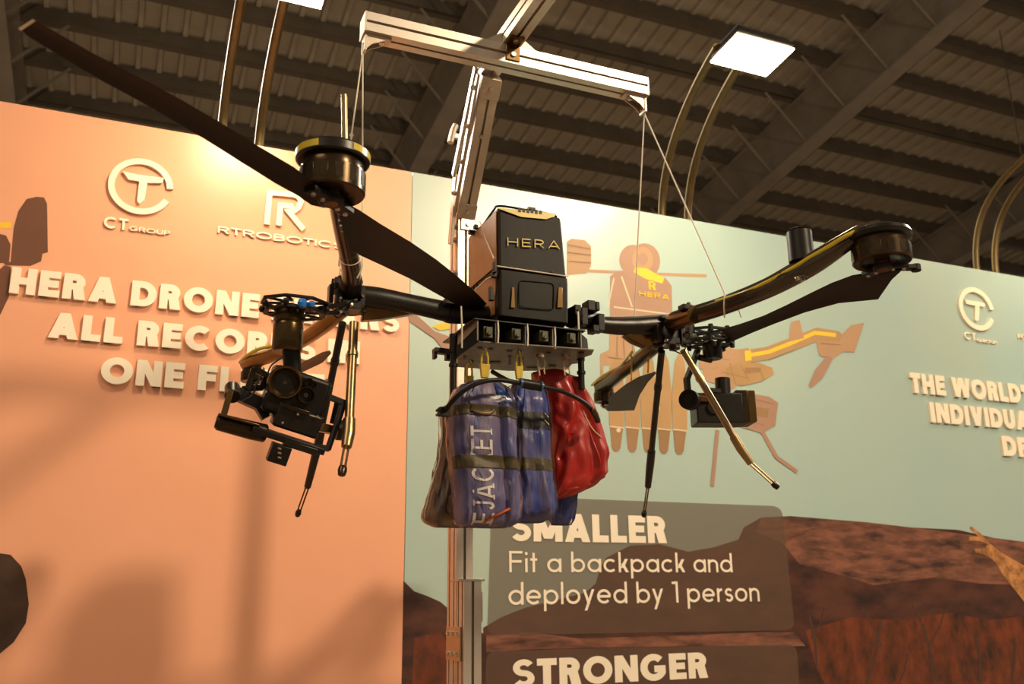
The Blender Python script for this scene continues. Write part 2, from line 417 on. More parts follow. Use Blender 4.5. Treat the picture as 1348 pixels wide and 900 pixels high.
pd += [(0, [(802, 438), (832, 440), (832, 492), (802, 492)]), (0, [(790, 466), (806, 458), (812, 470), (806, 480), (790, 482)]), (0, capsule([(792, 480), (792, 494)], 4)), (3, capsule([(830, 440), (842, 500)], 3))]
for i, (x0, x1) in enumerate(((802, 821), (823, 842), (844, 863), (865, 883), (885, 904))):
    c = (x0+x1)/2; pd.append((2, [(x0+3, 476), (c, 462), (x1-3, 476), (x1+1, 520), (x1, 563+i), (x0, 561+i), (x0-1, 520)]))
    pd.append((3, [(x0+1, 562+i), (x1-1, 564+i), (c+5, 590+i), (c+2, 594+i), (c-3, 594+i), (c-6, 589+i)]))
    pd.append((5, capsule([(x0, 561+i), (x1, 563+i)], 1.5)))
pd += [(5, [(862, 520), (867, 520), (868, 538), (862, 548), (859, 538)]), (5, ell(814, 566, 3, 3)),
       (0, [(925, 452), (985, 462), (988, 485), (965, 512), (925, 500)]), (2, ell(940, 478, 8, 8)), (0, [(920, 466), (985, 458), (985, 478), (920, 486)]),
       (2, capsule([(975, 470), (1010, 465), (1045, 452), (1075, 440), (1100, 444), (1112, 456)], 17)),
       (4, capsule([(984, 468), (1012, 463), (1045, 450), (1072, 438), (1100, 441)], 5)), (4, [(980, 462), (988, 461), (989, 474), (981, 475)]),
       (0, [(1038, 450), (1041, 424), (1052, 421), (1058, 445)]), (0, [(1074, 448), (1110, 450), (1110, 462), (1096, 472), (1078, 468)]),
       (0, [(1100, 462), (1108, 440), (1120, 428), (1137, 425), (1124, 464)]), (1, [(1088, 468), (1096, 472), (1082, 498), (1068, 510), (1064, 508), (1072, 488)]),
       (2, [(955, 484), (975, 476), (1000, 478), (1016, 484), (1018, 492), (1002, 502), (975, 508), (955, 500)]), (3, [(980, 484), (1000, 484), (1000, 490), (980, 492)]),
       (1, [(975, 516), (1012, 522), (1024, 530), (1020, 560), (1002, 570), (968, 560)]), (3, [(985, 534), (1012, 538), (1010, 550), (985, 546)]),
       (1, capsule([(944, 566), (940, 610), (937, 640)], 5)), (1, capsule([(990, 545), (1022, 602), (1049, 621)], 5)),
       (1, [(530, 398), (545, 412), (572, 436), (594, 444), (600, 474), (590, 470), (572, 446), (540, 424)]), (4, [(569, 430), (580, 425), (600, 424), (598, 432), (578, 435)])]
for a in ((747, 322, 777, 328), (747, 332, 778, 336), (750, 344, 778, 346), (812, 440, 812, 470), (820, 440, 822, 474), (800, 470, 830, 474), (930, 468, 960, 474), (950, 490, 985, 498), (975, 482, 985, 500), (960, 478, 968, 506), (1000, 484, 1004, 500), (988, 524, 1018, 532), (980, 552, 1006, 560), (1010, 474, 1046, 460), (1080, 452, 1106, 454)):
    pd.append((3, capsule([(a[0], a[1]), (a[2], a[3])], 1.1)))
wall_text('R', (853.5, 381), (863, 382), 370, .2, pan_r, yell, 0, 1, .1, .0045, name='printed_text')
wall_text('HERA', (841, 389.5), (881, 397), 383, .2, pan_r, yell, 0, 1.6, .3, .0045, name='printed_text')
flat(pan_r, 'printed_drone_picture', pd, [tan, pink, ochre, brown, yell, lite], .0012)
# statue hand print
stat = mat('printed_bronze_statue', (.58, .27, .09), .4, 0, col2=(.20, .08, .03), scale=22)
flat(pan_r, 'printed_statue_arm', [(0, [(1348, 792), (1320, 756), (1311, 741), (1300, 731), (1284, 727), (1282, 722), (1296, 722), (1300, 716), (1290, 712), (1275, 711), (1276, 706), (1288, 706), (1276, 695), (1278, 692), (1292, 703), (1302, 714), (1316, 726), (1335, 737), (1362, 752), (1372, 800)])], [stat], .0016)
# prints on the salmon panel
pbr = mat('printed_propeller_brown', (.14, .050, .022), .6, 0, var=.15, scale=5)
prk = mat('printed_dark_rock', (.06, .026, .012), .6, 0, col2=(.018, .009, .005), scale=10)
flat(pan_l, 'printed_drone_picture', [(0, [(-30, 300), (8, 310), (14, 322), (12, 345), (-30, 350)]), (2, [(-30, 294), (15, 292), (15, 300), (-30, 303)]),
      (0, [(14, 345), (18, 300), (24, 278), (35, 262), (48, 259), (58, 260), (62, 268), (63, 332), (56, 334), (54, 344), (40, 350), (8, 349), (2, 344)]),
      (0, [(6, 349), (14, 351), (12, 390), (0, 415), (-30, 430), (-30, 380)])], [pbr, prk, yell], .0010)
flat(pan_l, 'printed_rock', [(0, [(-40, 722), (0, 728), (14, 730), (28, 745), (34, 762), (38, 795), (34, 820), (18, 845), (0, 860), (-40, 890)])], [prk], .0010)
# --- raised cut-out lettering and emblems
def sign(label, px, group=None):
    s_, z_ = sz(*px); return thing('raised_lettering', label, 'lettering', WP(s_, z_, .0))
RA = .015
sg = sign('thick cream cut-out letters reading HERA DRONE BREAKS, top line on the salmon wall', (12, 387))
wall_text('HERA DRONE BREAKS', (12, 386.5), (524, 441), 352, .265, sg, letm, RA, 1, .10)
sg = sign('thick cream cut-out letters reading ALL RECORDS IN, middle line on the salmon wall', (63, 445))
wall_text('ALL RECORDS IN', (63, 445), (472, 483), 411, .265, sg, letm, RA, 1, .10)
sg = sign('thick cream cut-out letters reading ONE FLIGHT, lowest line on the salmon wall', (131, 505))
wall_text('ONE FLIGHT', (131, 504.5), (425, 526), 470, .265, sg, letm, RA, 1, .10)
sg = sign("cream cut-out letters reading THE WORLD'S on the teal wall at the right", (1196, 517))
wall_text("THE WORLD'S", (1198, 517), (1364, 533), 491, .26, sg, letm, RA, 1, .10)
sg = sign('cream cut-out letters reading INDIVIDUAL under the top line on the teal wall', (1224, 556))
wall_text('INDIVIDUAL', (1224, 556), (1366, 566), 530, .26, sg, letm, RA, 1, .10)
sg = sign('short cream cut-out letters beginning DR, lowest line on the teal wall', (1318, 600))
wall_text('DRONE', (1319, 600), (1412, 606), 574, .26, sg, letm, RA, 1, .10)
def emblem_ct(cx, cy, rx, ry, tpoly, th, label, small, big):
    e = thing('ring_emblem', label, 'emblem', WP(*sz(cx, cy)))
    def wf(p): return sz(*p)
    c = Vector(wf((cx, cy))); R = (wf((cx+rx, cy))[0]-wf((cx-rx, cy))[0])/2; Rz = (wf((cx, cy-ry))[1]-wf((cx, cy+ry))[1])/2
    mb = MB(); P = [stroke(arc(c.x, c.y, R, Rz, 4, 335, 44), R*th)]
    pieces_to(mb, P, lambda a, b, f: WP(a, b, .013 if f else 0), True); mb.obj('ring', letm, e)
    mb = MB(); mb.prism([WP(*wf(p), .0) for p in tpoly], -NA*.013); mb.obj('letter', letm, e)
    wall_text('CT', *big, .2, e, letm, .009, 1.25, .12)
    wall_text('GROUP', *small, .2, e, letm, .009, 1.4, .14)
tp = [(120+x/4.085, 190+y/4.085) for x, y in ((170, 150), (245, 168), (320, 178), (392, 187), (378, 214), (302, 212), (286, 300), (262, 326), (246, 310), (258, 205), (200, 195))]
emblem_ct(185.5, 246.5, 39, 33, tp, .22, 'cream open-ring emblem with a T inside on the salmon wall', ((170, 304), (224, 310.5), 298), ((136, 300), (168, 304), 285))
tp2 = [(1220+x/3.336, 350+y/3.336) for x, y in ((160, 150), (190, 155), (225, 160), (250, 168), (246, 182), (224, 178), (222, 238), (212, 246), (204, 236), (206, 178), (168, 168))]
emblem_ct(1283.5, 407, 20, 24.5, tp2, .24, 'small cream open-ring emblem with a T inside on the teal wall', ((1285, 450), (1312, 453), 446), ((1269, 446.5), (1284, 448), 437))
e = thing('letter_emblem', 'cream double R emblem on the salmon wall behind the left motor', 'emblem', WP(*sz(370, 300)))
z5 = lambda x, y: Vector(sz(120+x/4.085, 190+y/4.085))
r_w = (z5(970, 350)-z5(940, 350)).length
for pts in ([(942, 435), (957, 264), (1080, 274), (1112, 284), (1126, 312), (1112, 344), (1085, 362), (1060, 366), (1140, 462)], [(1006, 440), (1016, 332), (1085, 338)]):
    mb = MB(); pieces_to(mb, [stroke([tuple(z5(*p)) for p in pts], r_w)], lambda a, b, f: WP(a, b, .013 if f else 0), True); mb.obj('letter', letm, e)
sg = sign('small wide cream letters of a robotics firm under the double R emblem', (286, 307))
wall_text('RTROBOTICS', (286, 307), (452, 327), 298, .2, sg, letm, .009, 1.75, .16)
sg = sign('tiny wide cream letters cut by the right edge of the picture on the teal wall', (1339, 446))
wall_text('RTROBOTICS', (1339, 446), (1420, 455), 440, .2, sg, letm, .009, 1.75, .16)

# ------------------------------------------------------------------ hall roof
SL = math.radians(9)
DR = (NA*math.cos(SL)-ZA*math.sin(SL)); NR = (NA*math.sin(SL)+ZA*math.cos(SL))
HF = 10.0                                                # rafter flange above the lens
def RP(s, d, h=0): return CAM + UA*s + DR*d + NR*(HF+h)
roofm = mat('roof_sheet_paint', (.40, .36, .295), .55, 0, col2=(.34, .305, .25), scale=1.2, bump=.05)
purm = mat('roof_purlin_paint', (.12, .10, .075), .6, .1, var=.3, scale=2)
rafm = mat('roof_rafter_paint', (.24, .21, .175), .5, .0, var=.25, scale=2)
mb = MB(); mb.box(RP(9, 16, 1.42), (62, 56, .04), (UA, DR, NR)); ceil = mb.obj('ceiling', mat('roof_backing', (.10, .08, .05), .8)); ceil['kind'] = 'structure'
# ribbed sheets, each 1.4 m wide
mb = MB(); wd = 1.4; prof = []
for i in range(4):
    x = i*.35; prof += [(x, 0), (x+.24, 0), (x+.26, -.07), (x+.33, -.07)]
prof.append((1.4, 0))
a = [mb.V(UA*x + DR*(-6) + NR*z) for x, z in prof]; b = [mb.V(UA*x + DR*34 + NR*z) for x, z in prof]
for i in range(len(a)-1): mb.face([a[i], a[i+1], b[i+1], b[i]])
sh = mb.obj('roof_sheet', roofm, ceil); sheet = sh
for i in range(34):
    o = sh if i == 0 else sh.copy()
    if i: COL.objects.link(o); o.parent = ceil
    o.location = CAM + UA*(-14+i*1.4) + NR*(HF+1.36)
pits = 1.07
for i in range(27):
    d = 1.24+i*pits
    mb = MB(); mb.box(RP(9, d, 1.18), (46, .07, .26), (UA, DR, NR)); mb.box(RP(9, d+.05, 1.065), (46, .16, .03), (UA, DR, NR)); mb.obj('purlin', purm, ceil)
for s_ in (-2.3, 4.62, 11.5, 18.4):
    mb = MB(); mb.box(RP(s_, 14, .02), (.34, 44, .04), (UA, DR, NR)); mb.box(RP(s_, 14, .52), (.03, 44, .98), (UA, DR, NR)); mb.box(RP(s_, 14, 1.02), (.30, 44, .04), (UA, DR, NR))
    rf = mb.obj('rafter', rafm, ceil)
    for i in range(0, 24, 1):
        d = 1.24+i*pits
        for sg_ in (-1, 1):
            mb = MB(); mb.bar(RP(s_+sg_*.1, d, .08), RP(s_+sg_*.85, d, 1.05), .035, .035, NR); mb.obj('brace', rafm, rf)
for (x, y) in ((1316, 40),):
    dq = ray(x, y); q = CAM + dq*((HF+1.1)/dq.dot(NR)); mb = MB(); mb.cyl(q, q-ZA*6.5, .010, None, 6); mb.obj('hanging_wire', purm, ceil)
# ================================================================== WALL FLOODLIGHTS on arched twin tubes
lampmat = mat('lamp_face', (1, .80, .50), .4, 0, emit=16)
brass = mat('brass_curved_tube', (.15, .105, .045), .42, .9, var=.25, scale=10)
def floodlight(px, py, nd, arms, label, power, spread=150):
    c = K(px, py, nd)
    t = thing('wall_floodlight', label, 'lamp', c, 'floodlights arched over the display wall')
    aim = (NA*-.10-ZA).normalized()                     # the face looks down
    X = UA; Y = aim.cross(X).normalized(); Zd = -aim
    q = .150
    mb = MB(); mb.box(c+Zd*.035, (.315, .215, .05), (X, Y, Zd), .85); mb.obj('housing', blackm, t, bevel=.006)
    mb = MB()
    for k in range(8): mb.box(c+Zd*.068+X*(-.12+k*.034), (.005, .16, .022), (X, Y, Zd))
    mb.obj('cooling_fins', blackm, t)
    mb = MB(); mb.box(c-Zd*.004, (.31, .205, .010), (X, Y, Zd)); mb.obj('diffuser', lampmat, t)
    for (ax, ay, off) in arms:
        b = K(ax, ay, WD+.16); e = c + Zd*.045 - X*.06 + X*off + NA*.06; v = e-b; v.z = 0
        pts = [Vector((b.x, b.y, 0)), Vector((b.x, b.y, 2.0)), b - ZA*.1]
        n = 18
        for i in range(1, n+1):
            a_ = math.pi/2*i/n
            pts.append(b - ZA*.1 + v*(1-math.cos(a_))**1.25 + ZA*(e.z-b.z+.1)*math.sin(a_))
        mb = MB(); mb.tube(pts, .021, 12); mb.obj('arm_tube', brass, t)
    l = area('floodlight_beam', c-Zd*.03, c-Zd*.03 + (NA*.5-ZA), .30, .22, power, (1, .80, .50), spread)
    return t
FL = floodlight(990, 72, 2.94, [(871, 286, -.08), (905, 291, .08)], 'glowing square floodlight on twin arched tubes above the teal wall', 17)
floodlight(376, -26, 3.08, [(293, 163, -.08), (341, 190, .08)], 'floodlight on twin brass tubes over the left salmon wall, above the frame', 15)
floodlight(1490, 155, 3.0, [(1285, 352, -.08), (1310, 356, .08)], 'floodlight on twin arched tubes rising at the right edge of the teal wall', 15)

# ================================================================== ALUMINIUM GANTRY
def uni(u, n, h): return Vector((0, 0, CAM.z)) + UA*u + NA*n + ZA*h
def profile(mb, p0, p1, w, h, xd, nx=1, ny=1, sl=.009, dp=.012):
    """slotted extrusion; w along xd, h along the other side, nx/ny slots per face"""
    d = (p1-p0).normalized(); X = (xd-d*xd.dot(d)).normalized(); Y = d.cross(X)
    def side(L, n):
        out = [0.0]
        for i in range(n):
            c = L*(i+.5)/n; out += [c-sl/2, None, c+sl/2]
        return out
    pts = []
    def edge(ax0, ay0, dx, dy, inx, iny, L, n):
        pts.append((ax0, ay0))
        for i in range(n):
            c = L*(i+.5)/n
            for t, k in ((c-sl/2, 0), (c-sl/2, dp*.3), (c-sl, dp*.3), (c-sl, dp), (c+sl, dp), (c+sl, dp*.3), (c+sl/2, dp*.3), (c+sl/2, 0)):
                pts.append((ax0+dx*t+inx*k, ay0+dy*t+iny*k))
    edge(-w/2, -h/2, 1, 0, 0, 1, w, nx); edge(w/2, -h/2, 0, 1, -1, 0, h, ny); edge(w/2, h/2, -1, 0, 0, -1, w, nx); edge(-w/2, h/2, 0, -1, 1, 0, h, ny)
    A = [mb.V(p0+X*a+Y*b) for a, b in pts]; Bv = [mb.V(p1+X*a+Y*b) for a, b in pts]
    mb.face(A[::-1], False); mb.face(Bv, False)
    for i in range(len(A)): j = (i+1) % len(A); mb.face([A[i], A[j], Bv[j], Bv[i]], False)
    return mb
def bolt(parent, p, ax, r=.006, t=.006, m=steel, name='bolt'):
    mb = MB(); ax = ax.normalized(); mb.cyl(p, p+ax*t, r, r*.85, 12); mb.cyl(p+ax*t, p+ax*(t+.0005), r*.4, None, 6); return mb.obj(name, m, parent)
UC = .985
post_n = 2.84
pf = K(611, 500, post_n-.03); pu = (pf-CAM).dot(UA)
gan = thing('aluminium_gantry', 'tall slotted aluminium gantry standing behind the hanging drone', 'stand', uni(pu, post_n, -1.6))
mb = MB(); profile(mb, uni(pu, post_n, -1.6), uni(pu, post_n, 1.30), .056, .085, UA, 1, 2); mb.obj('post', alum, gan)
# lower reinforcing post, its cap and joint plates
pl = K(622, 780, post_n-.11); lu = (pl-CAM).dot(UA); capz = K(616, 765, post_n-.08).z-1.6
mb = MB(); profile(mb, uni(lu, post_n-.078, -1.6), uni(lu, post_n-.078, capz), .056, .07, UA, 1, 2); sp_ = mb.obj('support_post', alum, gan)
mb = MB(); mb.box(uni(lu-.005, post_n-.078, capz+.003), (.086, .08, .006)); mb.obj('cap_plate', steel, gan, bevel=.001)
mb = MB(); mb.box(uni(lu+.033, post_n-.078, capz-.075), (.012, .04, .09)); mb.obj('side_strip', castm, gan, bevel=.002)
jz = K(600, 846, post_n).z-1.6
mb = MB(); mb.box(uni(pu-.031, post_n-.03, jz), (.006, .125, .10)); jp = mb.obj('joint_plate', mat('brass_joint_plate', (.62, .40, .22), .4, .6, var=.1), gan, bevel=.001)
for dz in (-.03, .03):
    for dn in (-.072, -.03, .012): bolt(jp, uni(pu-.034, post_n+dn, jz+dz), -UA, .008, .006)
# foot of the post
mb = MB(); mb.box(uni(pu, post_n, -1.58), (.5, .6, .03)); mb.obj('base_plate', alum, gan, bevel=.004)
# knee strut and boom
kn = uni(UC, 2.46, 1.630)
kb = uni(pu, 2.83, 1.27)
mb = MB(); profile(mb, kb, kn, .062, .05, UA, 1, 1); mb.obj('knee_strut', alum, gan)
mb = MB(); profile(mb, uni(UC, 2.50, 1.665), uni(UC, 1.45, 1.665), .060, .060, UA, 1, 1); mb.obj('boom', alum, gan)
dk = (kn-kb).normalized(); nk = dk.cross(UA).normalized()
if nk.dot(NA) > 0: nk = -nk
for f_, hh in ((.10, .055), (.93, .07)):
    mb = MB(); mb.box(kb+(kn-kb)*f_+nk*.028, (.066, hh, .006), (UA, dk, nk)); pt = mb.obj('knee_plate', castm, gan, bevel=.0015)
    bolt(pt, kb+(kn-kb)*f_+nk*.031, nk, .008); 
bolt(gan, kb+(kn-kb)*.62+nk*.026, nk, .008)
mb = MB(); mb.box(uni(pu+.004, post_n-.046, 1.29), (.048, .005, .13)); pt = mb.obj('face_plate', alum, gan, bevel=.001); bolt(pt, uni(pu+.004, post_n-.049, 1.245), -NA, .008)
# side bracing straps on the knee
a0 = kb-UA*.045+dk*.06; a1 = kn-UA*.045
mb = MB(); mb.bar(a0+nk*.02, a1+nk*.01, .010, .022, nk); br = mb.obj('brace_strap', castm, gan, bevel=.002)
mb = MB(); mb.bar(uni(pu-.045, post_n-.01, 1.18), uni(pu-.045, post_n-.06, 1.42), .012, .03, NA); mb.obj('brace_strap', castm, gan, bevel=.002)
mb = MB(); mb.bar(uni(pu-.05, post_n-.05, 1.42), kn-UA*.05+ZA*.02, .012, .026, nk); mb.obj('brace_strap', castm, gan, bevel=.002)
for f_ in (.1, .35, .62, .9): bolt(br, a0+(a1-a0)*f_-UA*.006+nk*.015, (-UA+nk*.6), .009, .012)
mb = MB(); q = K(593, 178, post_n-.02); mb.tube([q-ZA*.03, q+ZA*.02+UA*.01, q+ZA*.045+UA*.02], .012, 10); mb.box(q+UA*.03, (.06, .012, .02)); mb.obj('clamp_lever', castm, gan, bevel=.002)
for dz in (1.19, 1.24, 1.07): bolt(gan, uni(pu-.03, post_n-.02, dz), -UA, .010, .012)
# crossbar
hb = 1.6
cl = PH(476, 43, hb); cr_ = PH(853, 112, hb)
nb = ((cl-CAM).dot(NA)+(cr_-CAM).dot(NA))/2
ul, ur = (cl-CAM).dot(UA), (cr_-CAM).dot(UA)
mb = MB(); profile(mb, uni(ul, nb, hb), uni(ur, nb, hb), .062, .062, NA, 1, 1); cb = mb.obj('crossbar', alum, gan)
for u_, sg_ in ((ul, -1), (ur, 1)):
    mb = MB(); mb.box(uni(u_+sg_*.003, nb, hb-.001), (.006, .064, .066)); mb.obj('end_cap', castm, cb, bevel=.001)
    z0 = hb-.031; x0 = u_-sg_*.002
    mb = MB()
    mb.box(uni(x0, nb, z0-.028), (.008, .036, .056))
    mb.box(uni(x0-sg_*.038, nb, z0-.004), (.076, .036, .008))
    for dn in (-.015, .015):
        mb.prism([uni(x0, nb+dn, z0), uni(x0-sg_*.062, nb+dn, z0-.004), uni(x0-sg_*.056, nb+dn, z0-.012), uni(x0-sg_*.018, nb+dn, z0-.032), uni(x0, nb+dn, z0-.054)], NA*.004)
    bk = mb.obj('corner_bracket', castm, gan, bevel=.001)
    bolt(bk, uni(x0-sg_*.05, nb, z0-.008), -ZA, .009, .008)
# tee brackets boom / crossbar
for sg_ in (-1, 1):
    mb = MB(); x0 = UC+sg_*.031
    mb.prism([uni(x0, nb-.022, hb+.031), uni(x0+sg_*.065, nb-.022, hb+.031), uni(x0+sg_*.055, nb-.022, hb+.037), uni(x0, nb-.022, hb+.075)], NA*.045); mb.obj('tee_bracket', castm, gan, bevel=.001)
mb = MB(); mb.box(uni(UC, nb-.033, hb+.005), (.045, .006, .058)); mb.box(uni(UC, nb-.055, hb+.032), (.045, .045, .006)); tb = mb.obj('angle_bracket', anod, gan, bevel=.001)
bolt(tb, uni(UC, nb-.036, hb-.005), -NA, .009); bolt(tb, uni(UC, nb-.058, hb+.029), -ZA, .009)

# ================================================================== THE DRONE
NH = 2.25
HL = uni(.49, NH, .75); HR = uni(1.48, NH, .75)
HC = (HL+HR)/2
dr = thing('drone', 'large black quadcopter with yellow stripes hung from the aluminium gantry', 'drone', HC)
# ---- fuselage ------------------------------------------------
FN = 2.14
tl = K(656, 274, FN); trr = K(738, 282, FN); bl = K(655, 424, FN); brr = K(749, 432, FN)
sf = S(K(700, 350, FN))
zt = (tl.z+trr.z)/2; zb = (bl.z+brr.z)/2
cu = ((bl-CAM).dot(UA)+(brr-CAM).dot(UA))/2; hw = ((brr-CAM).dot(UA)-(bl-CAM).dot(UA))/2
DB = .24
def rr(cu, cn, z, a, b, r, n=4):
    out = []
    for (sx, sy, a0) in ((1, -1, -90), (1, 1, 0), (-1, 1, 90), (-1, -1, 180)):
        for k in range(n+1):
            t = math.radians(a0+90*k/n); out.append(uni(cu+sx*(a-r)+r*math.cos(t), cn+sy*(b-r)+r*math.sin(t), z-1.6))
    return out
cn = FN+DB/2; zm = K(703, 359, FN).z
rf_ = .008
mb = MB(); mb.loft([rr(cu+.002, cn, zm, hw*.975, DB/2, rf_), rr(cu+.001, cn, zm+.01, hw*.965, DB/2-.001, rf_), rr(cu-.004, cn, zt-.02, hw*.92, DB/2-.002, rf_), rr(cu-.004, cn, zt-.004, hw*.91, DB/2-.004, rf_), rr(cu-.004, cn, zt, hw*.88, DB/2-.010, .008)])
fus = mb.obj('fuselage', shell, dr, bevel=.001)
mb = MB(); mb.loft([rr(cu+.004, cn+.02, zb-.014, hw*.74, DB/2-.045, .01), rr(cu+.003, cn, zb+.018, hw*.98, DB/2-.002, .009), rr(cu+.003, cn, zm-.02, hw*.99, DB/2+.002, .009), rr(cu+.003, cn, zm-.003, hw*.98, DB/2+.002, .009)])
tub = mb.obj('battery_tub', shell, dr, bevel=.0015)
def ff(x, y, o=.0):                                       # a point on the front of the fuselage (x, y in picture units)
    p = K(x, y, FN-.002-o); return p
mb = MB(); mb.prism([ff(652, 273, -.0)+ZA*0, ff(734, 281), ff(728, 285.5), ff(719, 288.5), ff(686, 285.5)], -NA*.0008)
mb.obj('label_band', yellow, fus)
mb = MB()
for i in range(6): mb.box(K(684+i*5.5, 276.2+i*.6, FN-.0035), (.008, .001, .010 if i % 2 else .012))
mb.obj('band_lettering', blackm, fus)
mb = MB(); s0 = ff(668, 323.5, .001); s1 = ff(737, 328, .001); cap = (ff(668, 312.8).z-s0.z)
lay, tot = layout('HERA', .11, 1.9, .55)
for ch, x, P in lay:
    pieces_to(mb, P, lambda a, b, f, x=x: s0 + (s1-s0)*((x+a)/tot) + ZA*b*cap - NA*(.0012 if f else 0), True)
mb.obj('yellow_lettering', yellow, fus)
# recessed window on the tub
mb = MB()
for k, (sx, sz_) in enumerate(((1, 1),)):
    pts = rbox(683, 369, 729, 373, 729, 408, 683, 404, 6)
    mb.tube([K(x, y, FN-.003) for x, y in pts]+[K(*pts[0], FN-.003)], .0014, 6)
mb.obj('panel_rim', shell, tub)
mb = MB()
for (x0, x1) in ((672, 678), (733, 741)): mb.prism([K(x0, 405, FN-.003), K(x1, 405, FN-.003), K(x1-1, 378, FN-.003), K(x0+2, 378, FN-.003)], -NA*.002)
mb.obj('moulded_rib', anod, tub, bevel=.0008)
# carry handle/strap over the lid
mb = MB(); hp = [uni(cu-hw*.93, FN+.19, zt-1.6-.035), uni(cu-hw*.95, FN+.12, zt-1.6-.012), uni(cu-hw*.94, FN+.04, zt-1.6+.004), uni(cu-hw*.86, FN+.012, zt-1.6+.007), uni(cu, FN+.010, zt-1.6+.007), uni(cu+hw*.72, FN+.010, zt-1.6+.005), uni(cu+hw*.80, FN+.04, zt-1.6)]
mb.tube(crs(hp, 5), .0032, 8); mb.box(uni(cu, FN+.006, zt-1.6+.010), (.022, .012, .007)); mb.obj('carry_strap', blackm, fus)
# white cords on the body
mb = MB(); zz = zm-1.6
mb.tube([uni(cu-hw*1.02, FN-.003, zz+.004), uni(cu+hw*1.02, FN-.003, zz+.002)], .0018, 8)
mb.tube([K(632, 292, FN+.14), K(641, 318, FN+.08), K(650, 340, FN+.01)], .002, 8)
mb.tube([K(625, 382, FN+.17), K(640, 368, FN+.09), K(651, 362, FN+.005)], .0025, 8)
mb.obj('tie_cord', whites, fus)
# left side seams and latches
sm_ = MB(); lx = cu-hw+.003
for (n0, z0, n1, z1) in ((.19, .10, .19, -.12), (.17, .10, .16, -.12)): sm_.bar(uni(lx+.002, FN+n0, zz+z0), uni(lx, FN+n1, zz+z1), .003, .004, NA)
sm_.obj('side_seam', blackm, fus)
mb = MB()
for (x, y, nd, a, b) in ((652, 352, FN, .008, .03), (651, 362, FN+.01, .014, .014), (647, 385, FN+.02, .010, .03), (648, 393, FN+.02, .014, .012), (622, 306, FN+.18, .02, .012), (627, 299, FN+.16, .012, .012)):
    mb = MB(); mb.box(K(x, y, nd)-UA*.002, (a, .014, b)); mb.obj('side_latch', blackm, fus, bevel=.001)
sidem = mat('panel_wall_reflection', (.36, .165, .06), .5, 0, var=.2, scale=14)  # orange-brown stands in for the salmon wall's reflection on the fuselage side
mb = MB(); mb.prism([uni(lx+.0015, FN+.012, zt-1.6-.010), uni(lx+.0015, FN+.225, zt-1.6-.012), uni(lx+.001, FN+.225, zz+.01), uni(lx+.001, FN+.012, zz+.01)], -UA*.003); mb.obj('side_panel', sidem, fus, label='side panel of the fuselage coloured as if reflecting the salmon wall')
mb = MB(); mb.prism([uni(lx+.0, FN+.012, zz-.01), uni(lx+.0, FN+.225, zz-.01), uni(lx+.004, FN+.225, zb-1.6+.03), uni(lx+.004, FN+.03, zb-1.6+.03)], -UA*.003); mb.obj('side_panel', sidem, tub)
mb = MB()
for x in (681, 727): mb.cyl(K(x, 353+(x-681)*.08, FN-.001), K(x, 353+(x-681)*.08, FN-.004), .0022, None, 8)
mb.obj('rivet', steel, fus)

# ---- payload rack --------------------------------------------
rk_n = 2.12
hp_ = K(700, 455, rk_n).z-1.6                                 # underside plate height
def pp(x, y, o=0): return PH(x, y, hp_+o)
plate = [(627, 450), (700, 455), (782, 461), (779, 467), (770, 470), (768, 478), (753, 479), (748, 486), (735, 488), (668, 488), (602, 483), (602, 466)]
mb = MB(); mb.prism([pp(*p) for p in plate], ZA*.004); rack = mb.obj('payload_rack', greyp, dr, bevel=.0008)
mb = MB()                                               # slots, dark cut-outs fitted as inlaid pieces
for (x, y, a, b) in ((632, 458.5, 7, 2), (646, 459.5, 6, 2), (671, 462, 7, 2), (684, 463, 6, 2), (722, 464, 6, 2), (651, 477, 16, 2.5), (620, 476, 7, 2.5), (686, 475, 6, 9), (671, 474, 4, 11), (727, 482, 10, 2.5), (743, 470, 8, 6), (765, 464, 8, 2), (700, 484, 14, 1.5), (612, 470, 4, 4)):
    mb = MB(); mb.prism([pp(x-a/2, y-b/2, -.001), pp(x+a/2, y-b/2, -.001), pp(x+a/2, y+b/2, -.001), pp(x-a/2, y+b/2, -.001)], -ZA*.001); mb.obj('slot', blackm, rack)
# open frame above the plate
z1_ = K(700, 428, rk_n).z-1.6
mb = MB(); uu0 = (K(628, 440, rk_n)-CAM).dot(UA); uu1 = (K(766, 450, rk_n)-CAM).dot(UA)
mb.box(uni((uu0+uu1)/2, rk_n+.12, z1_), (uu1-uu0+.02, .25, .004)); mb.box(uni((uu0+uu1)/2, rk_n+.20, (z1_+hp_)/2), (uu1-uu0, .004, z1_-hp_)); mb.obj('top_deck', black, rack, bevel=.0008)
for i, x in enumerate((629, 653, 692, 728, 765)):
    uc = (K(x, 440, rk_n)-CAM).dot(UA)
    mb = MB(); mb.box(uni(uc, rk_n+.09, (z1_+hp_)/2), (.003, .18, z1_-hp_)); mb.obj('divider', greyp, rack)
    if 0 < i < 4:
        mb = MB(); mb.tube([uni(uc+.004, rk_n-.003, z1_+.002), uni(uc+.005, rk_n-.004, (z1_+hp_)/2), uni(uc+.004, rk_n-.003, hp_-.002)], .0022, 8); mb.obj('zip_tie', whites, rack)
for x in (638, 675, 711, 747):
    c = K(x, 440+(x-638)*.07, rk_n+.03)
    mb = MB(); mb.box(c, (.026, .05, .030)); mb.box(c+NA*-.028+ZA*.002, (.016, .008, .02)); mb.cyl(c-NA*.025-ZA*.006, c-NA*.036-ZA*.006, .005, None, 10); mb.obj('release_servo', mat('servo_olive', (.07, .065, .03), .35, 0, var=.3, scale=60), rack, bevel=.0012)
mb = MB(); mb.prism([K(631, 427, rk_n), K(631, 449, rk_n), K(602, 470, rk_n+.05), K(602, 455, rk_n+.05)], NA*.01); mb.obj('side_wing', black, rack)
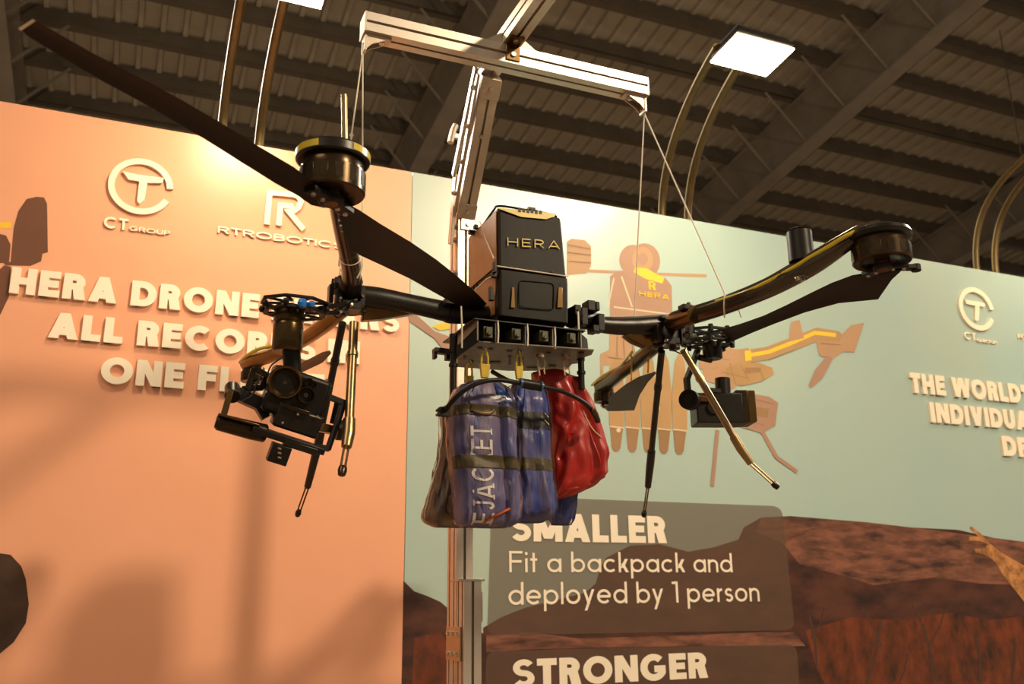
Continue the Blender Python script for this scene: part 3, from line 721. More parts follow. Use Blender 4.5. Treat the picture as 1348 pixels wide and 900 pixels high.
mb = MB(); mb.prism([K(766, 440, rk_n), K(766, 462, rk_n), K(775, 466, rk_n+.04), K(773, 446, rk_n+.04)], NA*.01); mb.obj('side_wing', black, rack)
mb = MB(); q = K(578, 462, rk_n+.12); mb.box(q, (.03, .03, .012)); mb.box(q-UA*.012-ZA*.012, (.008, .02, .02)); mb.box(q+UA*.025+ZA*-.008, (.014, .02, .03)); mb.bar(q, K(604, 466, rk_n+.1), .02, .014); mb.obj('side_clip', blackm, rack, bevel=.001)
# hanger rods and ties
for (x, y0, y1) in ((597, 440, 552), (764, 452, 512)):
    mb = MB(); a = K(x, y0, 2.20); z_ = K(x, y1, 2.20).z
    mb.cyl(a, Vector((a.x, a.y, z_)), .0088, None, 14); mb.cyl(a+ZA*.0, a-ZA*.05, .0112, None, 14); mb.cyl(a-ZA*.08, a-ZA*.088, .012, None, 14); mb.obj('hanger_rod', black, dr)
for (x, y0, y1) in ((608, 403, 458), (762, 410, 462)):
    mb = MB(); mb.tube([K(x-1, y0, 2.14), K(x, (y0+y1)/2, 2.13), K(x, y1, 2.14)], .0024, 8); mb.obj('zip_tie', whites, rack)
# hooks under the plate
hookm = mat('hook_metal', (.35, .27, .17), .35, .8, var=.3, scale=40)
for x in (712, 745):
    c = K(x, 468, rk_n+.03)
    mb = MB(); mb.lathe(c, ZA, [(.0, .004), (.013, .004), (.013, -.006), (.008, -.010), (0, -.010)], 20); ring = [c+UA*.011*math.cos(a_)-ZA*(.022+.014*math.sin(a_)) for a_ in [i*2*math.pi/14 for i in range(15)]]; mb.tube(ring, .0022, 8)
    mb.bar(c-ZA*.03-UA*.008, c-ZA*.055-UA*.004, .003, .003); mb.bar(c-ZA*.03+UA*.008, c-ZA*.05+UA*.01, .003, .003); mb.obj('release_hook', hookm, rack)

# ---- crossbeams between fuselage and hubs ---------------------
def beam(pts, r, nm='crossbeam', m=black, flat_=(1.0, 1.0), parent=dr, **kw):
    mb = MB(); mb.tube(crs(pts, 5), r if not isinstance(r, list) else [r[min(int(i/5), len(r)-1)] for i in range(5*(len(pts)-1)+1)], 18, flat=flat_); return mb.obj(nm, m, parent, **kw)
def crl(vals, n=5):
    return [v.x for v in crs([Vector((v, 0, 0)) for v in vals], n)]
def vtube(pts, rad, nm, m, parent, n=16, flat_=(1, 1), **kw):
    mb = MB(); mb.tube(crs(pts, 5), crl(rad), n, flat=flat_); return mb.obj(nm, m, parent, **kw)
lb = vtube([K(470, 388, 2.25), K(500, 392, 2.25), K(537, 399, 2.25), K(583, 409, 2.25), K(592, 410, 2.25)], [.026, .027, .025, .027, .027], 'crossbeam', black, dr, 18, (.8, 1.05))
vtube([K(588, 410, 2.25), K(600, 412, 2.25), K(645, 414, 2.22)], [.030, .030, .024], 'beam_sleeve', blackm, lb, 16, (.9, 1))
mb = MB(); q = K(597, 398, 2.22); mb.box(q, (.05, .03, .018)); mb.box(q+UA*.02+ZA*.012, (.012, .02, .012)); mb.obj('latch', blackm, lb, bevel=.001)
rb = vtube([K(776, 424, 2.25), K(800, 428, 2.25), K(835, 429, 2.25), K(868, 427, 2.25), K(890, 424, 2.25)], [.024, .026, .029, .031, .028], 'crossbeam', black, dr, 18, (.8, 1.0))
vtube([K(752, 418, 2.2), K(765, 420, 2.22), K(785, 423, 2.25)], [.03, .03, .024], 'beam_sleeve', blackm, rb, 16)
mb = MB()
for (x, y, a, b) in ((775, 404, .024, .03), (766, 418, .02, .05), (783, 405, .012, .026), (788, 426, .02, .05), (757, 410, .02, .03), (781, 434, .02, .02)): mb.box(K(x, y, 2.2), (a, .04, b))
mb.obj('folding_latch', blackm, rb, bevel=.002)
mb = MB(); mb.prism([K(822, 440, 2.24), K(870, 436, 2.24), K(866, 452, 2.26), K(852, 457, 2.26), (K(835, 449, 2.26))], NA*.03); mb.obj('underside_fairing', anod, rb, bevel=.006)
mb = MB(); mb.prism([K(479, 400, 2.26), K(560, 408, 2.26), K(540, 413, 2.27), K(505, 419, 2.27), K(477, 421, 2.27)], NA*.03); mb.obj('underside_fairing', anod, lb, bevel=.005)
# ---- hub joints ----------------------------------------------
def hub(cx, cy, mir, seed):
    rnd = random.Random(seed)
    c = K(cx, cy, 2.25)
    mb = MB(); mb.lathe(c-ZA*.045, ZA, [(0, 0), (.030, 0), (.038, .010), (.038, .06), (.030, .075), (.026, .09), (0, .09)], 24)
    h = mb.obj('hub_joint', blackm, dr)
    for (dx, dy, dn, a, b, d) in ((-16, 4, -.03, .014, .03, .05), (15, 2, -.03, .014, .03, .05), (-20, -14, 0, .010, .05, .034), (0, 14, -.02, .05, .05, .022), (-8, 20, -.03, .02, .03, .018), (12, 18, .02, .03, .03, .02), (20, -6, .02, .012, .04, .022), (-26, -2, -.01, .012, .03, .05), (4, -18, -.02, .045, .03, .010)):
        mb = MB(); mb.box(K(cx+dx*mir, cy+dy, 2.25+dn), (a, b, d)); mb.obj('clamp_plate', black, h, bevel=.0015)
    for i in range(9):
        p = K(cx+rnd.uniform(-24, 22)*mir, cy+rnd.uniform(-18, 22), 2.2)
        bolt(h, p, (-NA+UA*rnd.uniform(-.5, .5)), .0042, .012, steel if i % 3 == 0 else gunm)
    for i in range(3):
        p = K(cx+(-22+i*4)*mir, cy-16-i*2, 2.23); bolt(h, p, ZA, .006, .014, blackm, 'thumb_knob')
    pts = [K(cx-10*mir, cy+14, 2.2), K(cx-22*mir, cy+20, 2.19), K(cx-16*mir, cy+28, 2.2), K(cx-2*mir, cy+20, 2.22)]
    mb = MB(); mb.tube(crs(pts, 6), .0022, 6); mb.obj('cable', blackm, h)
    return h
hubl = hub(461, 390, 1, 3); hubr = hub(880, 437, -1, 5)
# ---- near arms, motors, propellers ---------------------------
def motor(c, R, h, label=None):
    """can hanging under the arm end; c = centre of its top face"""
    mb = MB(); mb.lathe(c, -ZA, [(0, 0), (R*.9, 0), (R*.93, h*.05), (R*.93, h*.30), (R, h*.33), (R, h*.95), (R*.96, h), (R*.55, h*1.0), (R*.5, h*.96), (0, h*.96)], 48)
    mo = mb.obj('motor', mat('motor_can', (.060, .038, .018), .25, .8, var=.25, scale=30), dr)
    for k in range(14):
        a_ = 2*math.pi*(k+.5)/14; d = UA*math.cos(a_)+NA*math.sin(a_)
        mb = MB(); mb.box(c+d*R*.988-ZA*h*.60, (R*.24, R*.03, h*.46), (d.cross(ZA), d, ZA)); mb.obj('cooling_slot', gunm, mo, bevel=.0006)
    mb = MB(); mb.lathe(c-ZA*h, -ZA, [(R*.26, -.004), (R*.26, .014), (R*.22, .02), (0, .02)], 24); mb.obj('shaft_cap', anod, mo)
    return mo
def blade(parent, up_, lo_, h, tw=.010, m=propm, tip=False):
    """outline given as matching leading / trailing points, real height h above the lens"""
    mb = MB(); n = len(up_); loops = []
    for i, (a, b) in enumerate(zip(up_, lo_)):
        f = 1-i/(n-1); A = PH(*a, h+tw*(.4+.6*f)); B_ = PH(*b, h-tw*.3*f)
        M_ = (A+B_)/2 + ZA*.004; t = .0030*(.5+f)
        loops.append([A, (A+M_)/2+ZA*t, M_+ZA*t*1.1, (B_+M_)/2+ZA*t, B_, (B_+M_)/2-ZA*t*.2, M_-ZA*t*.4, (A+M_)/2-ZA*t*.3])
    mb.loft(loops); return mb.obj('blade', m, parent)
def prop_root(c, tips, R):
    mb = MB()
    mb.lathe(c, ZA, [(0, -.007), (R*.33, -.007), (R*.36, -.004), (R*.36, .006), (0, .008)], 24)
    for t_ in tips:
        d = (t_-c); d.z = 0; d.normalize(); mb.box(c+d*R*.45, (R*.9, R*.42, .012), (d, d.cross(ZA), ZA))
    pr = mb.obj('propeller', blackm, dr, bevel=.002)
    for t_ in tips:
        d = (t_-c); d.z = 0; d.normalize()
        for k in (.35, .75): bolt(pr, c+d*R*k-ZA*.006, -ZA, .0055, .004)
    return pr
# near left
hm = .80
mlc = PH(438, 219, hm+.024)                                 # top-centre of the left motor
Rl = 47*S(mlc)
arml = vtube([PH(461, 376, .765), PH(462, 350, .785), PH(453, 305, .815), PH(446, 268, .835), PH(441, 238, .848), PH(439, 222, .848)], [.024, .025, .024, .023, .024, .03], 'arm', tubem, dr, 18)
mb = MB(); mb.lathe(mlc+ZA*.010, ZA, [(0, -.004), (Rl*.97, -.004), (Rl*1.03, -.001), (Rl*1.03, .015), (Rl*.98, .020), (0, .022)], 48); pod = mb.obj('arm_end_pod', black, arml)
def band(c, R, z0, z1, a0, a1, n=14):
    mb = MB(); L = []
    for i in range(n+1):
        a_ = math.radians(a0+(a1-a0)*i/n); d = UA*math.cos(a_)+NA*math.sin(a_); L.append((c+d*R+ZA*z0, c+d*(R+.0005)+ZA*z1))
    for i in range(n):
        mb.face([mb.V(L[i][0]), mb.V(L[i+1][0]), mb.V(L[i+1][1]), mb.V(L[i][1])], True)
    return mb
for (a0, a1) in ((150, 236), (290, 372)): band(mlc, Rl*1.036, .0105, .0245, a0, a1).obj('yellow_stripe', yellow, arml)
mol = motor(mlc+ZA*.006, Rl*.93, .068)
plc = PH(434, 262, hm-.022+.012)
plc = Vector((mlc.x, mlc.y, mlc.z-.074))
# blades
up1 = [(424, 250), (405, 234), (387, 220), (340, 192), (293, 163), (240, 132), (200, 110), (160, 90), (117, 67), (80, 46), (55, 31), (43, 25)]
lo1 = [(428, 274), (410, 270), (393, 258), (362, 241), (320, 215), (268, 182), (222, 155), (180, 131), (137, 108), (90, 80), (40, 50), (24, 37)]
up2 = [(452, 266), (458, 268), (474, 277), (500, 294), (540, 318), (575, 342), (605, 366), (630, 388), (641, 400)]
lo2 = [(446, 284), (460, 326), (474, 336), (500, 348), (540, 367), (570, 384), (595, 398), (615, 408), (628, 412)]
hbld = plc.z-1.6
prl = prop_root(plc, [PH(30, 32, hbld), PH(635, 405, hbld)], Rl)
blade(prl, up1, lo1, hbld); blade(prl, up2, lo2, hbld)
mb = MB(); mb.poly([PH(24, 37, hbld-.002), PH(43, 25, hbld-.002), PH(47, 27.5, hbld-.002), PH(27, 41, hbld-.002)]); mb.obj('blade_tip_edge', whites, prl)
mb = MB(); q = PH(455, 205, .85); mb.cyl(q-ZA*.02, K(453, 125, (q-CAM).dot(NA)), .0062, None, 12); mb.obj('antenna_rod', goldm, dr)
for f_ in (.10, .16, .24):
    c = PH(461, 376-f_*160, .79); mb = MB(); mb.lathe(c, (PH(453, 305, .825)-PH(461, 376, .765)), [(.0265, 0), (.028, .0015), (.0265, .003)], 24); mb.obj('cord_loop', whites if f_ > .1 else goldm, arml)
mb = MB()
for i in range(7):
    q = PH(447+i*1.5, 290+(i % 3)*7, .80); mb.box(q, (.006, .006, .004), (UA, NA, ZA)); 
mb.obj('arm_buckle', steel, arml, bevel=.001)
vtube([PH(461, 392, .75), PH(461, 376, .765), PH(462, 366, .775)], [.030, .030, .028], 'arm_socket', blackm, arml, 16)
# near right
mrc = PH(1158, 317, .80+.04)
Rr_ = 38*S(mrc)
def armpt(x, y, h): return PH(x, y, h)
A_ = [K(886, 424, 2.2), K(898, 419, 2.14), K(950, 403, 1.97), K(1006, 381, 1.82), K(1043, 362, 1.74), K(1076, 343, 1.68), K(1113, 318, 1.62), K(1135, 306, 1.59), K(1160, 301, 1.56)]
nR = (mrc-CAM).dot(NA)
k_ = nR/1.56
A_ = [K(x, y, 2.2+(nR-2.2)*t) for (x, y, t) in ((886, 424, 0), (898, 419, .08), (950, 403, .34), (1006, 381, .58), (1043, 362, .71), (1076, 343, .82), (1113, 319, .92), (1135, 307, .97), (1158, 302, 1.0))]
armr = vtube(A_, [.022, .024, .024, .025, .027, .027, .023, .022, .024], 'arm', tubem, dr, 18, (.9, 1.1))
vtube([K(884, 425, 2.21), K(890, 422, 2.18), K(902, 418, 2.13), K(915, 413.5, 2.08)], [.026, .029, .028, .026], 'arm_socket', anod, armr, 18)
mb = MB(); q = K(902, 405, 2.1); mb.box(q, (.03, .03, .014)); mb.box(q+UA*.012+ZA*.01, (.008, .01, .014)); mb.obj('latch', blackm, armr, bevel=.001)
ptsr = [(943, 396.5), (982, 384), (1010, 371), (1029, 361), (1050, 349), (1066, 339), (1090, 325), (1113, 311), (1134, 302), (1152, 298), (1178, 298)]
tt = [.30, .47, .59, .65, .73, .78, .85, .92, .965, 1.0, 1.02]
mb = MB(); mb.tube(crs([K(x, y, 2.2+(nR-2.2)*t-.024) for (x, y), t in zip(ptsr, tt)], 4), .0056, 8, flat=(1, 1)); mb.obj('yellow_stripe', yellow, armr)
mb = MB(); mb.lathe(mrc+ZA*.018, -ZA, [(0, -.010), (Rr_*.8, -.010), (Rr_*1.02, -.002), (Rr_*1.08, .008), (Rr_*1.04, .018), (Rr_*.9, .022), (0, .022)], 44); mb.obj('arm_end_pod', black, armr)
mor = motor(mrc, Rr_*.98, .058)
q = K(1055, 340, 2.2+(nR-2.2)*.75); mb = MB(); mb.cyl(q-ZA*.01, q+ZA*.072, 16.5*S(q), None, 28); mb.lathe(q+ZA*.074, ZA, [(16.5*S(q), 0), (15*S(q), .003), (0, .003)], 28); mb.obj('antenna_housing', black, dr, bevel=.001)
mb = MB(); q = K(1057, 365, 2.2+(nR-2.2)*.76-.01)
for (dx, dy) in ((-10, 3), (-5, 1), (0, -1), (5, -3), (9, -4), (-3, 4), (3, 2)): mb.box(q+UA*dx*.0017-ZA*dy*.0017, (.012, .010, .010), ((UA+ZA*.4).normalized(), NA, (ZA-UA*.4).normalized()))
mb.obj('arm_buckle', steel, armr, bevel=.0015)
prc = Vector((mrc.x, mrc.y, mrc.z-.070)); hb2 = prc.z-1.6
upR = [(1150, 360), (1122, 362), (1095, 372), (1066, 386), (1036, 401), (1006, 415), (975, 426), (947, 434)]
loR = [(1186, 357), (1174, 368), (1156, 394), (1104, 399), (1060, 411), (1020, 426), (990, 438), (963, 450)]
prr = prop_root(prc, [PH(950, 440, hb2), PH(1195, 350, hb2)], Rr_*.9)
blade(prr, upR, loR, hb2)
mb = MB(); a = prc; d2 = (PH(1195, 352, hb2)-prc); d2.z = 0; mb.bar(a, a+d2.normalized()*Rr_*1.2, .022, .012); mb.cyl(a+d2.normalized()*Rr_*1.15-ZA*.01, a+d2.normalized()*Rr_*1.15+ZA*.008, .012, None, 14); mb.obj('folded_blade_stub', propm, prr, bevel=.002)
# ---- far arms -------------------------------------------------
hf = .70
far_l = vtube([PH(452, 408, .735), PH(432, 424, .72), PH(410, 440, .71), PH(385, 456, .705), PH(362, 466, .70), PH(338, 474, .70), PH(326, 480, .70)], [.021, .024, .024, .022, .024, .027, .025], 'arm', mat('gold_arm_tube', (.30, .19, .06), .28, .8, var=.25, scale=12), dr, 16, (1, .8))
mfl = PH(334, 484, hf-.01); Rf = 15*S(mfl)*1.3
motor(mfl, Rf*.8, .045)
mb = MB(); mb.tube(crs([PH(316, 477, hf+.01), PH(325, 468, hf+.012), PH(342, 459, hf+.016), (PH(364, 455, hf+.018))], 5), .0055, 8); mb.obj('yellow_stripe', yellow, far_l)
pfl = Vector((mfl.x, mfl.y, mfl.z-.052)); hb3 = pfl.z-1.6
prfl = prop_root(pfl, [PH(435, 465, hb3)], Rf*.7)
blade(prfl, [(352, 498), (398, 477), (425, 463), (432, 462)], [(352, 508), (398, 490), (425, 477), (436, 465)], hb3, .004, mat('propeller_gold_brown', (.13, .075, .035), .5, 0, var=.2))  # blade in a lighter gold-brown than the other propellers
far_r = vtube([PH(872, 446, .735), PH(856, 460, .72), PH(836, 477, .71), PH(818, 490, .70), PH(804, 500, .70), PH(793, 507, .70)], [.025, .027, .027, .025, .031, .033], 'arm', mat('olive_arm_tube', (.10, .085, .045), .25, .5, var=.25, scale=12, coat=.4), dr, 16, (1, .8))
mfr = PH(795, 511, hf-.008); Rg = 16*S(mfr)
motor(mfr, Rg*.85, .050)
mb = MB(); mb.tube(crs([PH(779, 507, hf+.0), PH(790, 497, hf+.006), PH(803, 489, hf+.010), PH(815, 483, hf+.012), PH(823, 474, hf+.014), PH(832, 463, hf+.016)], 5), .0045, 8); mb.obj('yellow_stripe', yellow, far_r)
pfr = Vector((mfr.x, mfr.y, mfr.z-.056)); hb4 = pfr.z-1.6
prfr = prop_root(pfr, [PH(860, 495, hb4)], Rg*.7)
blade(prfr, [(790, 534), (808, 518), (823, 506), (840, 496), (852, 492), (860, 491)], [(800, 541), (815, 541), (835, 540), (842, 520), (853, 503), (864, 491)], hb4, .004, propg)
for (x, y0, y1) in ((831, 468, 501), (853, 462, 490)):
    mb = MB(); mb.tube([PH(x, y0, .71), PH(x+.5, (y0+y1)/2, .69), K(x, y1, (PH(x, y0, .71)-CAM).dot(NA))], .0028, 8); mb.obj('cord_loop', yclip, far_r)

# ---- landing legs ---------------------------------------------
def leg(p0, p1, p2, p3, r, m, fm=blackm, lab=None):
    mb = MB(); mb.cyl(p0, p1, r*1.0, r*.95, 14); mb.cyl(p0+(p1-p0)*.28, p0+(p1-p0)*.32, r*1.2, None, 14)
    l = mb.obj('leg', m, dr, label=lab)
    mb = MB(); mb.tube([p1+(p0-p1)*.12, p1, p2], [r*1.25, r*1.3, r*1.05], 14); mb.obj('leg_sleeve', m, l)
    d = (p3-p2).normalized(); x = d.cross(NA).normalized()
    mb = MB()
    for k in (-1, 1): mb.cyl(p2+x*r*.45*k, p3+x*r*.45*k, r*.25, None, 8)
    mb.obj('leg_rod', m if m is goldm else anod, l)
    mb = MB(); mb.tube([p3-d*.006, p3+d*.004, p3+d*.016], [r*.8, r*.95, r*.75], 12); mb.obj('foot', fm, l, bevel=.001)
    return l
leg(K(466, 425, 2.20), K(459, 570, 2.12), K(456, 588, 2.11), K(451, 617, 2.09), .0118, goldm, gunm, 'brass toned landing leg')
leg(K(451, 425, 2.28), K(419, 585, 2.62), K(405, 640, 2.78), K(393, 674, 2.88), .0100, black)
leg(K(871, 462, 2.28), K(856, 610, 2.60), K(853, 640, 2.68), K(848, 675, 2.78), .0105, black)
leg(K(899, 460, 2.22), K(975, 590, 2.16), K(989, 610, 2.15), K(1019, 637, 2.13), .0105, goldm, gunm, 'brass toned landing leg')

# ================================================================== LEFT GIMBAL CAMERA
gn = 2.17
gc = K(380, 530, gn)
g = thing('gimbal_camera', 'black gimbal camera with one large round lens hanging under the left arms', 'camera', K(385, 600, gn))
q = S(gc)
th = math.radians(15)
GX = (UA*math.cos(th)-ZA*math.sin(th)); GZ = (UA*math.sin(th)+ZA*math.cos(th)); GN = NA
ti = math.radians(14); GN2 = (NA*math.cos(ti)+GZ*math.sin(ti)).normalized(); GZ2 = (GZ*math.cos(ti)-NA*math.sin(ti)).normalized()
GA = (GX, GN2, GZ2)
# damper plates
for k, (cy, sc_) in enumerate(((399, 1.0), (412, .92))):
    c = K(388, cy, gn); mb = MB(); R = 44*q*sc_
    ringo = [c+UA*R*math.cos(a_)+NA*R*.8*math.sin(a_) for a_ in [math.radians(22.5+45*i) for i in range(8)]]
    for i in range(8): mb.bar(ringo[i], ringo[(i+1) % 8], .010, .006, ZA, .002); mb.bar(c+(ringo[i]-c)*.35, ringo[i], .008, .005, ZA)
    pl_ = mb.obj('damper_plate', blackm, g, bevel=.0008)
    for i in range(8):
        p = ringo[i]; mm = blue if (k == 0 and i == 6) else blackm
        if k == 0:
            mb = MB(); mb.lathe(p-ZA*.016, ZA, [(0, -.009), (.006, -.007), (.0085, 0), (.006, .007), (0, .009)], 14); mb.obj('damper_ball', mm, pl_)
mb = MB(); p = K(398, 399, gn-.06); mb.lathe(p, ZA, [(0, -.012), (.008, -.010), (.012, 0), (.008, .010), (0, .012)], 16); mb.obj('damper_ball', blue, pl_, label='bright blue rubber damper ball')
mb = MB(); mb.bar(K(425, 405, gn), K(452, 400, 2.22), .03, .012); mb.bar(K(425, 412, gn), K(448, 412, 2.22), .02, .010); mb.obj('mount_bracket', blackm, g, bevel=.001)
mb = MB(); t0 = K(381, 404, gn); mb.lathe(t0, -ZA, [(0, 0), (19*q, 0), (20*q, .004), (20*q, .036), (18*q, .040), (19.5*q, .044), (20*q, .050), (20*q, .108), (18*q, .114), (0, .114)], 36); ym = mb.obj('yaw_motor', mat('gimbal_motor_bronze', (.10, .062, .022), .25, .8, var=.25, scale=30), g)
mb = MB(); t1 = K(383, 458, gn); mb.cyl(t1, K(386, 492, gn+.01), 12*q, 12*q, 20); mb.bar(K(359, 452, gn), K(372, 455, gn), .01, .012); mb.obj('yaw_column', blackm, g)
# camera housing
hc = K(386, 522, gn-.01)
def gbox(nm, x, y, nd, a, b, d, m=blackm, bev=.003, par=None, ax=GA):
    mb = MB(); mb.box(K(x, y, nd), (a*q, b, d*q), ax); return mb.obj(nm, m, par or g, bevel=bev)
hs = gbox('camera_housing', 388, 520, gn, 76, .11, 62, blackm, .010)
lc = K(375, 503, gn-.062)
lax = -GN2
for nm, (x, y), R, m in (('main_lens', (375, 503), 22, anod), ('second_lens', (403, 520), 11.5, gunm), ('small_lens', (406, 503), 6, gunm), ('small_lens', (412, 506), 4.5, gunm)):
    c = K(x, y, gn-.058)
    mb = MB(); r = R*q; mb.lathe(c, lax, [(r, -.02), (r, .008), (r*.93, .012), (r*.85, .012), (r*.8, .006), (r*.66, .0), (r*.6, -.006), (r*.6, -.01)], 40); lo = mb.obj(nm, m, hs)
    c2 = c+lax*-.004
    mb = MB(); mb.lathe(c, lax, [(0, .001), (r*.3, -.0005), (r*.6, -.005)], 32); mb.obj('lens_glass', glass, hs)
hx = lambda x, y: K(x, y, gn-.055)
gbox('lower_housing', 390, 553, gn+.005, 60, .10, 30, black, .006, hs)
gbox('side_pod', 424, 526, gn+.0, 10, .08, 44, blackm, .004, hs)
gbox('brow_plate', 388, 538, gn-.058, 40, .006, 5, gunm, .001, hs)
mb = MB()
for (x, y) in ((350, 515), (356, 545), (418, 548), (430, 500), (392, 545), (372, 556)): mb.cyl(hx(x, y), hx(x, y)+lax*.004, .003, None, 8)
mb.obj('screw', steel, hs)
# tray and lower box
gbox('tray', 378, 578, gn, 96, .10, 9, blackm, .003)
gbox('tray_beam', 395, 588, gn-.03, 44, .04, 9, black, .002)
bx = gbox('receiver_box', 367, 597, gn-.02, 25, .05, 24, blackm, .002)
mb = MB()
for i in range(3): mb.box(K(368, 590+i*6, gn-.048), (.008, .002, .004), GA)
mb.obj('port', steel, bx)
# roll bracket on the left with open window
def frame(pts, ww, nd, nm, m=blackm, d=.014):
    mb = MB()
    P_ = [K(x, y, nd) for x, y in pts]
    for i in range(len(P_)-1): mb.bar(P_[i], P_[i+1], d, ww*q, NA, ww*q*.3)
    return mb.obj(nm, m, g, bevel=.0012)
frame([(326, 512), (334, 486), (352, 494)], 5, gn+.01, 'roll_bracket', gunm)
frame([(352, 494), (345, 510), (320, 512)], 4, gn+.02, 'roll_bracket', blackm)
frame([(303, 516), (294, 548)], 7, gn-.01, 'swing_arm', anod)
frame([(316, 520), (342, 532), (350, 545)], 15, gn+.02, 'swing_arm', black, .03)
frame([(424, 519), (453, 530), (444, 556), (432, 590), (414, 588)], 6, gn-.02, 'swing_arm', blackm)
frame([(444, 530), (438, 556)], 5, gn+.03, 'swing_arm', blackm)
frame([(410, 560), (438, 566)], 12, gn+.02, 'swing_arm', anod, .02)
mb = MB(); mb.cyl(K(306, 510, gn+.03), K(306, 522, gn-.005), 10*q, None, 24); mb.obj('roll_motor', black, g, bevel=.002)
mb = MB(); a = K(302, 557, gn-.01); mb.tube([K(284, 554, gn-.01), K(288, 555, gn-.01), K(330, 566, gn-.01), K(348, 570, gn)], [8*q, 11*q, 12*q, 12*q], 24); mb.obj('pitch_motor', gunm, g)
mb = MB(); mb.bar(K(286, 547, gn-.02), K(340, 562, gn-.02), .05, .005); mb.obj('motor_cover', anod, g, bevel=.0015)
mb = MB(); c = K(449, 566, gn+.04); mb.cyl(c-UA*.012, c+UA*.012, 14*q, None, 24); mb.obj('pitch_motor', blackm, g, bevel=.002)
for (pts) in ([(410, 545), (418, 556), (425, 540), (430, 520)], [(345, 492), (338, 505), (332, 520), (318, 528)], [(372, 470), (358, 480), (352, 492)]):
    mb = MB(); mb.tube(crs([K(x, y, gn-.03) for x, y in pts], 6), .0022, 6); mb.obj('cable', blackm, g)

# ================================================================== RIGHT GIMBAL PAYLOAD
rn = 2.36
r_ = thing('gimbal_camera', 'small black box camera on a gimbal hanging under the right arms', 'camera', K(950, 570, rn))
q2 = S(K(945, 520, rn))
for cy in (438, 452):
    c = K(932, cy, rn); R = 34*q2; mb = MB()
    ringo = [c+UA*R*math.cos(a_)+NA*R*.8*math.sin(a_) for a_ in [math.radians(22.5+45*i) for i in range(8)]]
    for i in range(8): mb.bar(ringo[i], ringo[(i+1) % 8], .012, .007, ZA, .002); mb.bar(c, ringo[i], .010, .006, ZA)
    for i in range(8): mb.cyl(ringo[i]-ZA*.012, ringo[i]+ZA*.010, .008, None, 10)
    mb.obj('damper_plate', blackm, r_, bevel=.0008)
mb = MB(); mb.bar(K(908, 447, rn), K(888, 444, 2.28), .05, .02); mb.obj('mount_bracket', blackm, r_, bevel=.001)
mb = MB(); t0 = K(937, 452, rn); mb.lathe(t0, -ZA, [(0, 0), (13*q2, 0), (13*q2, .048), (11*q2, .052), (0, .052)], 28); mb.obj('yaw_motor', black, r_)
mb = MB(); mb.cyl(K(920, 470, rn+.01), K(936, 474, rn+.02), .01, None, 12)
for a, b in (((918, 462), (904, 500)), ((904, 498), (906, 522))): mb.bar(K(*a, rn+.02), K(*b, rn+.02), .014, .022, NA, .004)
mb.obj('swing_arm', black, r_, bevel=.002)
mb = MB(); a = K(908, 526, rn-.02); mb.cyl(a-NA*.006-UA*.01, a+NA*.01+UA*.012, 13*q2, None, 28); mb.cyl(a-NA*.010-UA*.013, a-NA*.006-UA*.01, 6*q2, None, 20); mb.obj('pitch_motor', blackm, r_, bevel=.001)
mb = MB(); mb.cyl(K(914, 522, rn-.01), K(940, 527, rn-.005), 6*q2, None, 18); mb.obj('pitch_axle', anod, r_)
P0 = K(943, 540, rn+.02)
yaw = math.radians(20); BX = (UA*math.cos(yaw)-NA*math.sin(yaw)); BN = (NA*math.cos(yaw)+UA*math.sin(yaw))
mb = MB(); mb.box(P0, (62*q2, .09, 40*q2), (BX, BN, ZA)); cbx = mb.obj('camera_housing', black, r_, bevel=.004)
mb = MB(); mb.box(K(972, 538, rn), (16*q2, .094, 43*q2), (BX, BN, ZA)); mb.obj('side_plate', gunm, r_, bevel=.003)
mb = MB(); mb.box(K(984, 538, rn), (11*q2, .098, 42*q2), (BX, BN, ZA)); mb.obj('end_band', anod, r_, bevel=.003)
mb = MB(); mb.cyl(K(952, 520, rn), K(951, 498, rn), 10*q2, None, 20); mb.bar(K(930, 514, rn), K(952, 516, rn), .03, .014); mb.obj('roll_motor', black, r_, bevel=.001)
mb = MB(); mb.lathe(P0-BN*.046-BX*.02, -BN, [(.022, 0), (.022, .006), (.016, .006), (.014, .0)], 24); mb.obj('lens_ring', gunm, cbx)

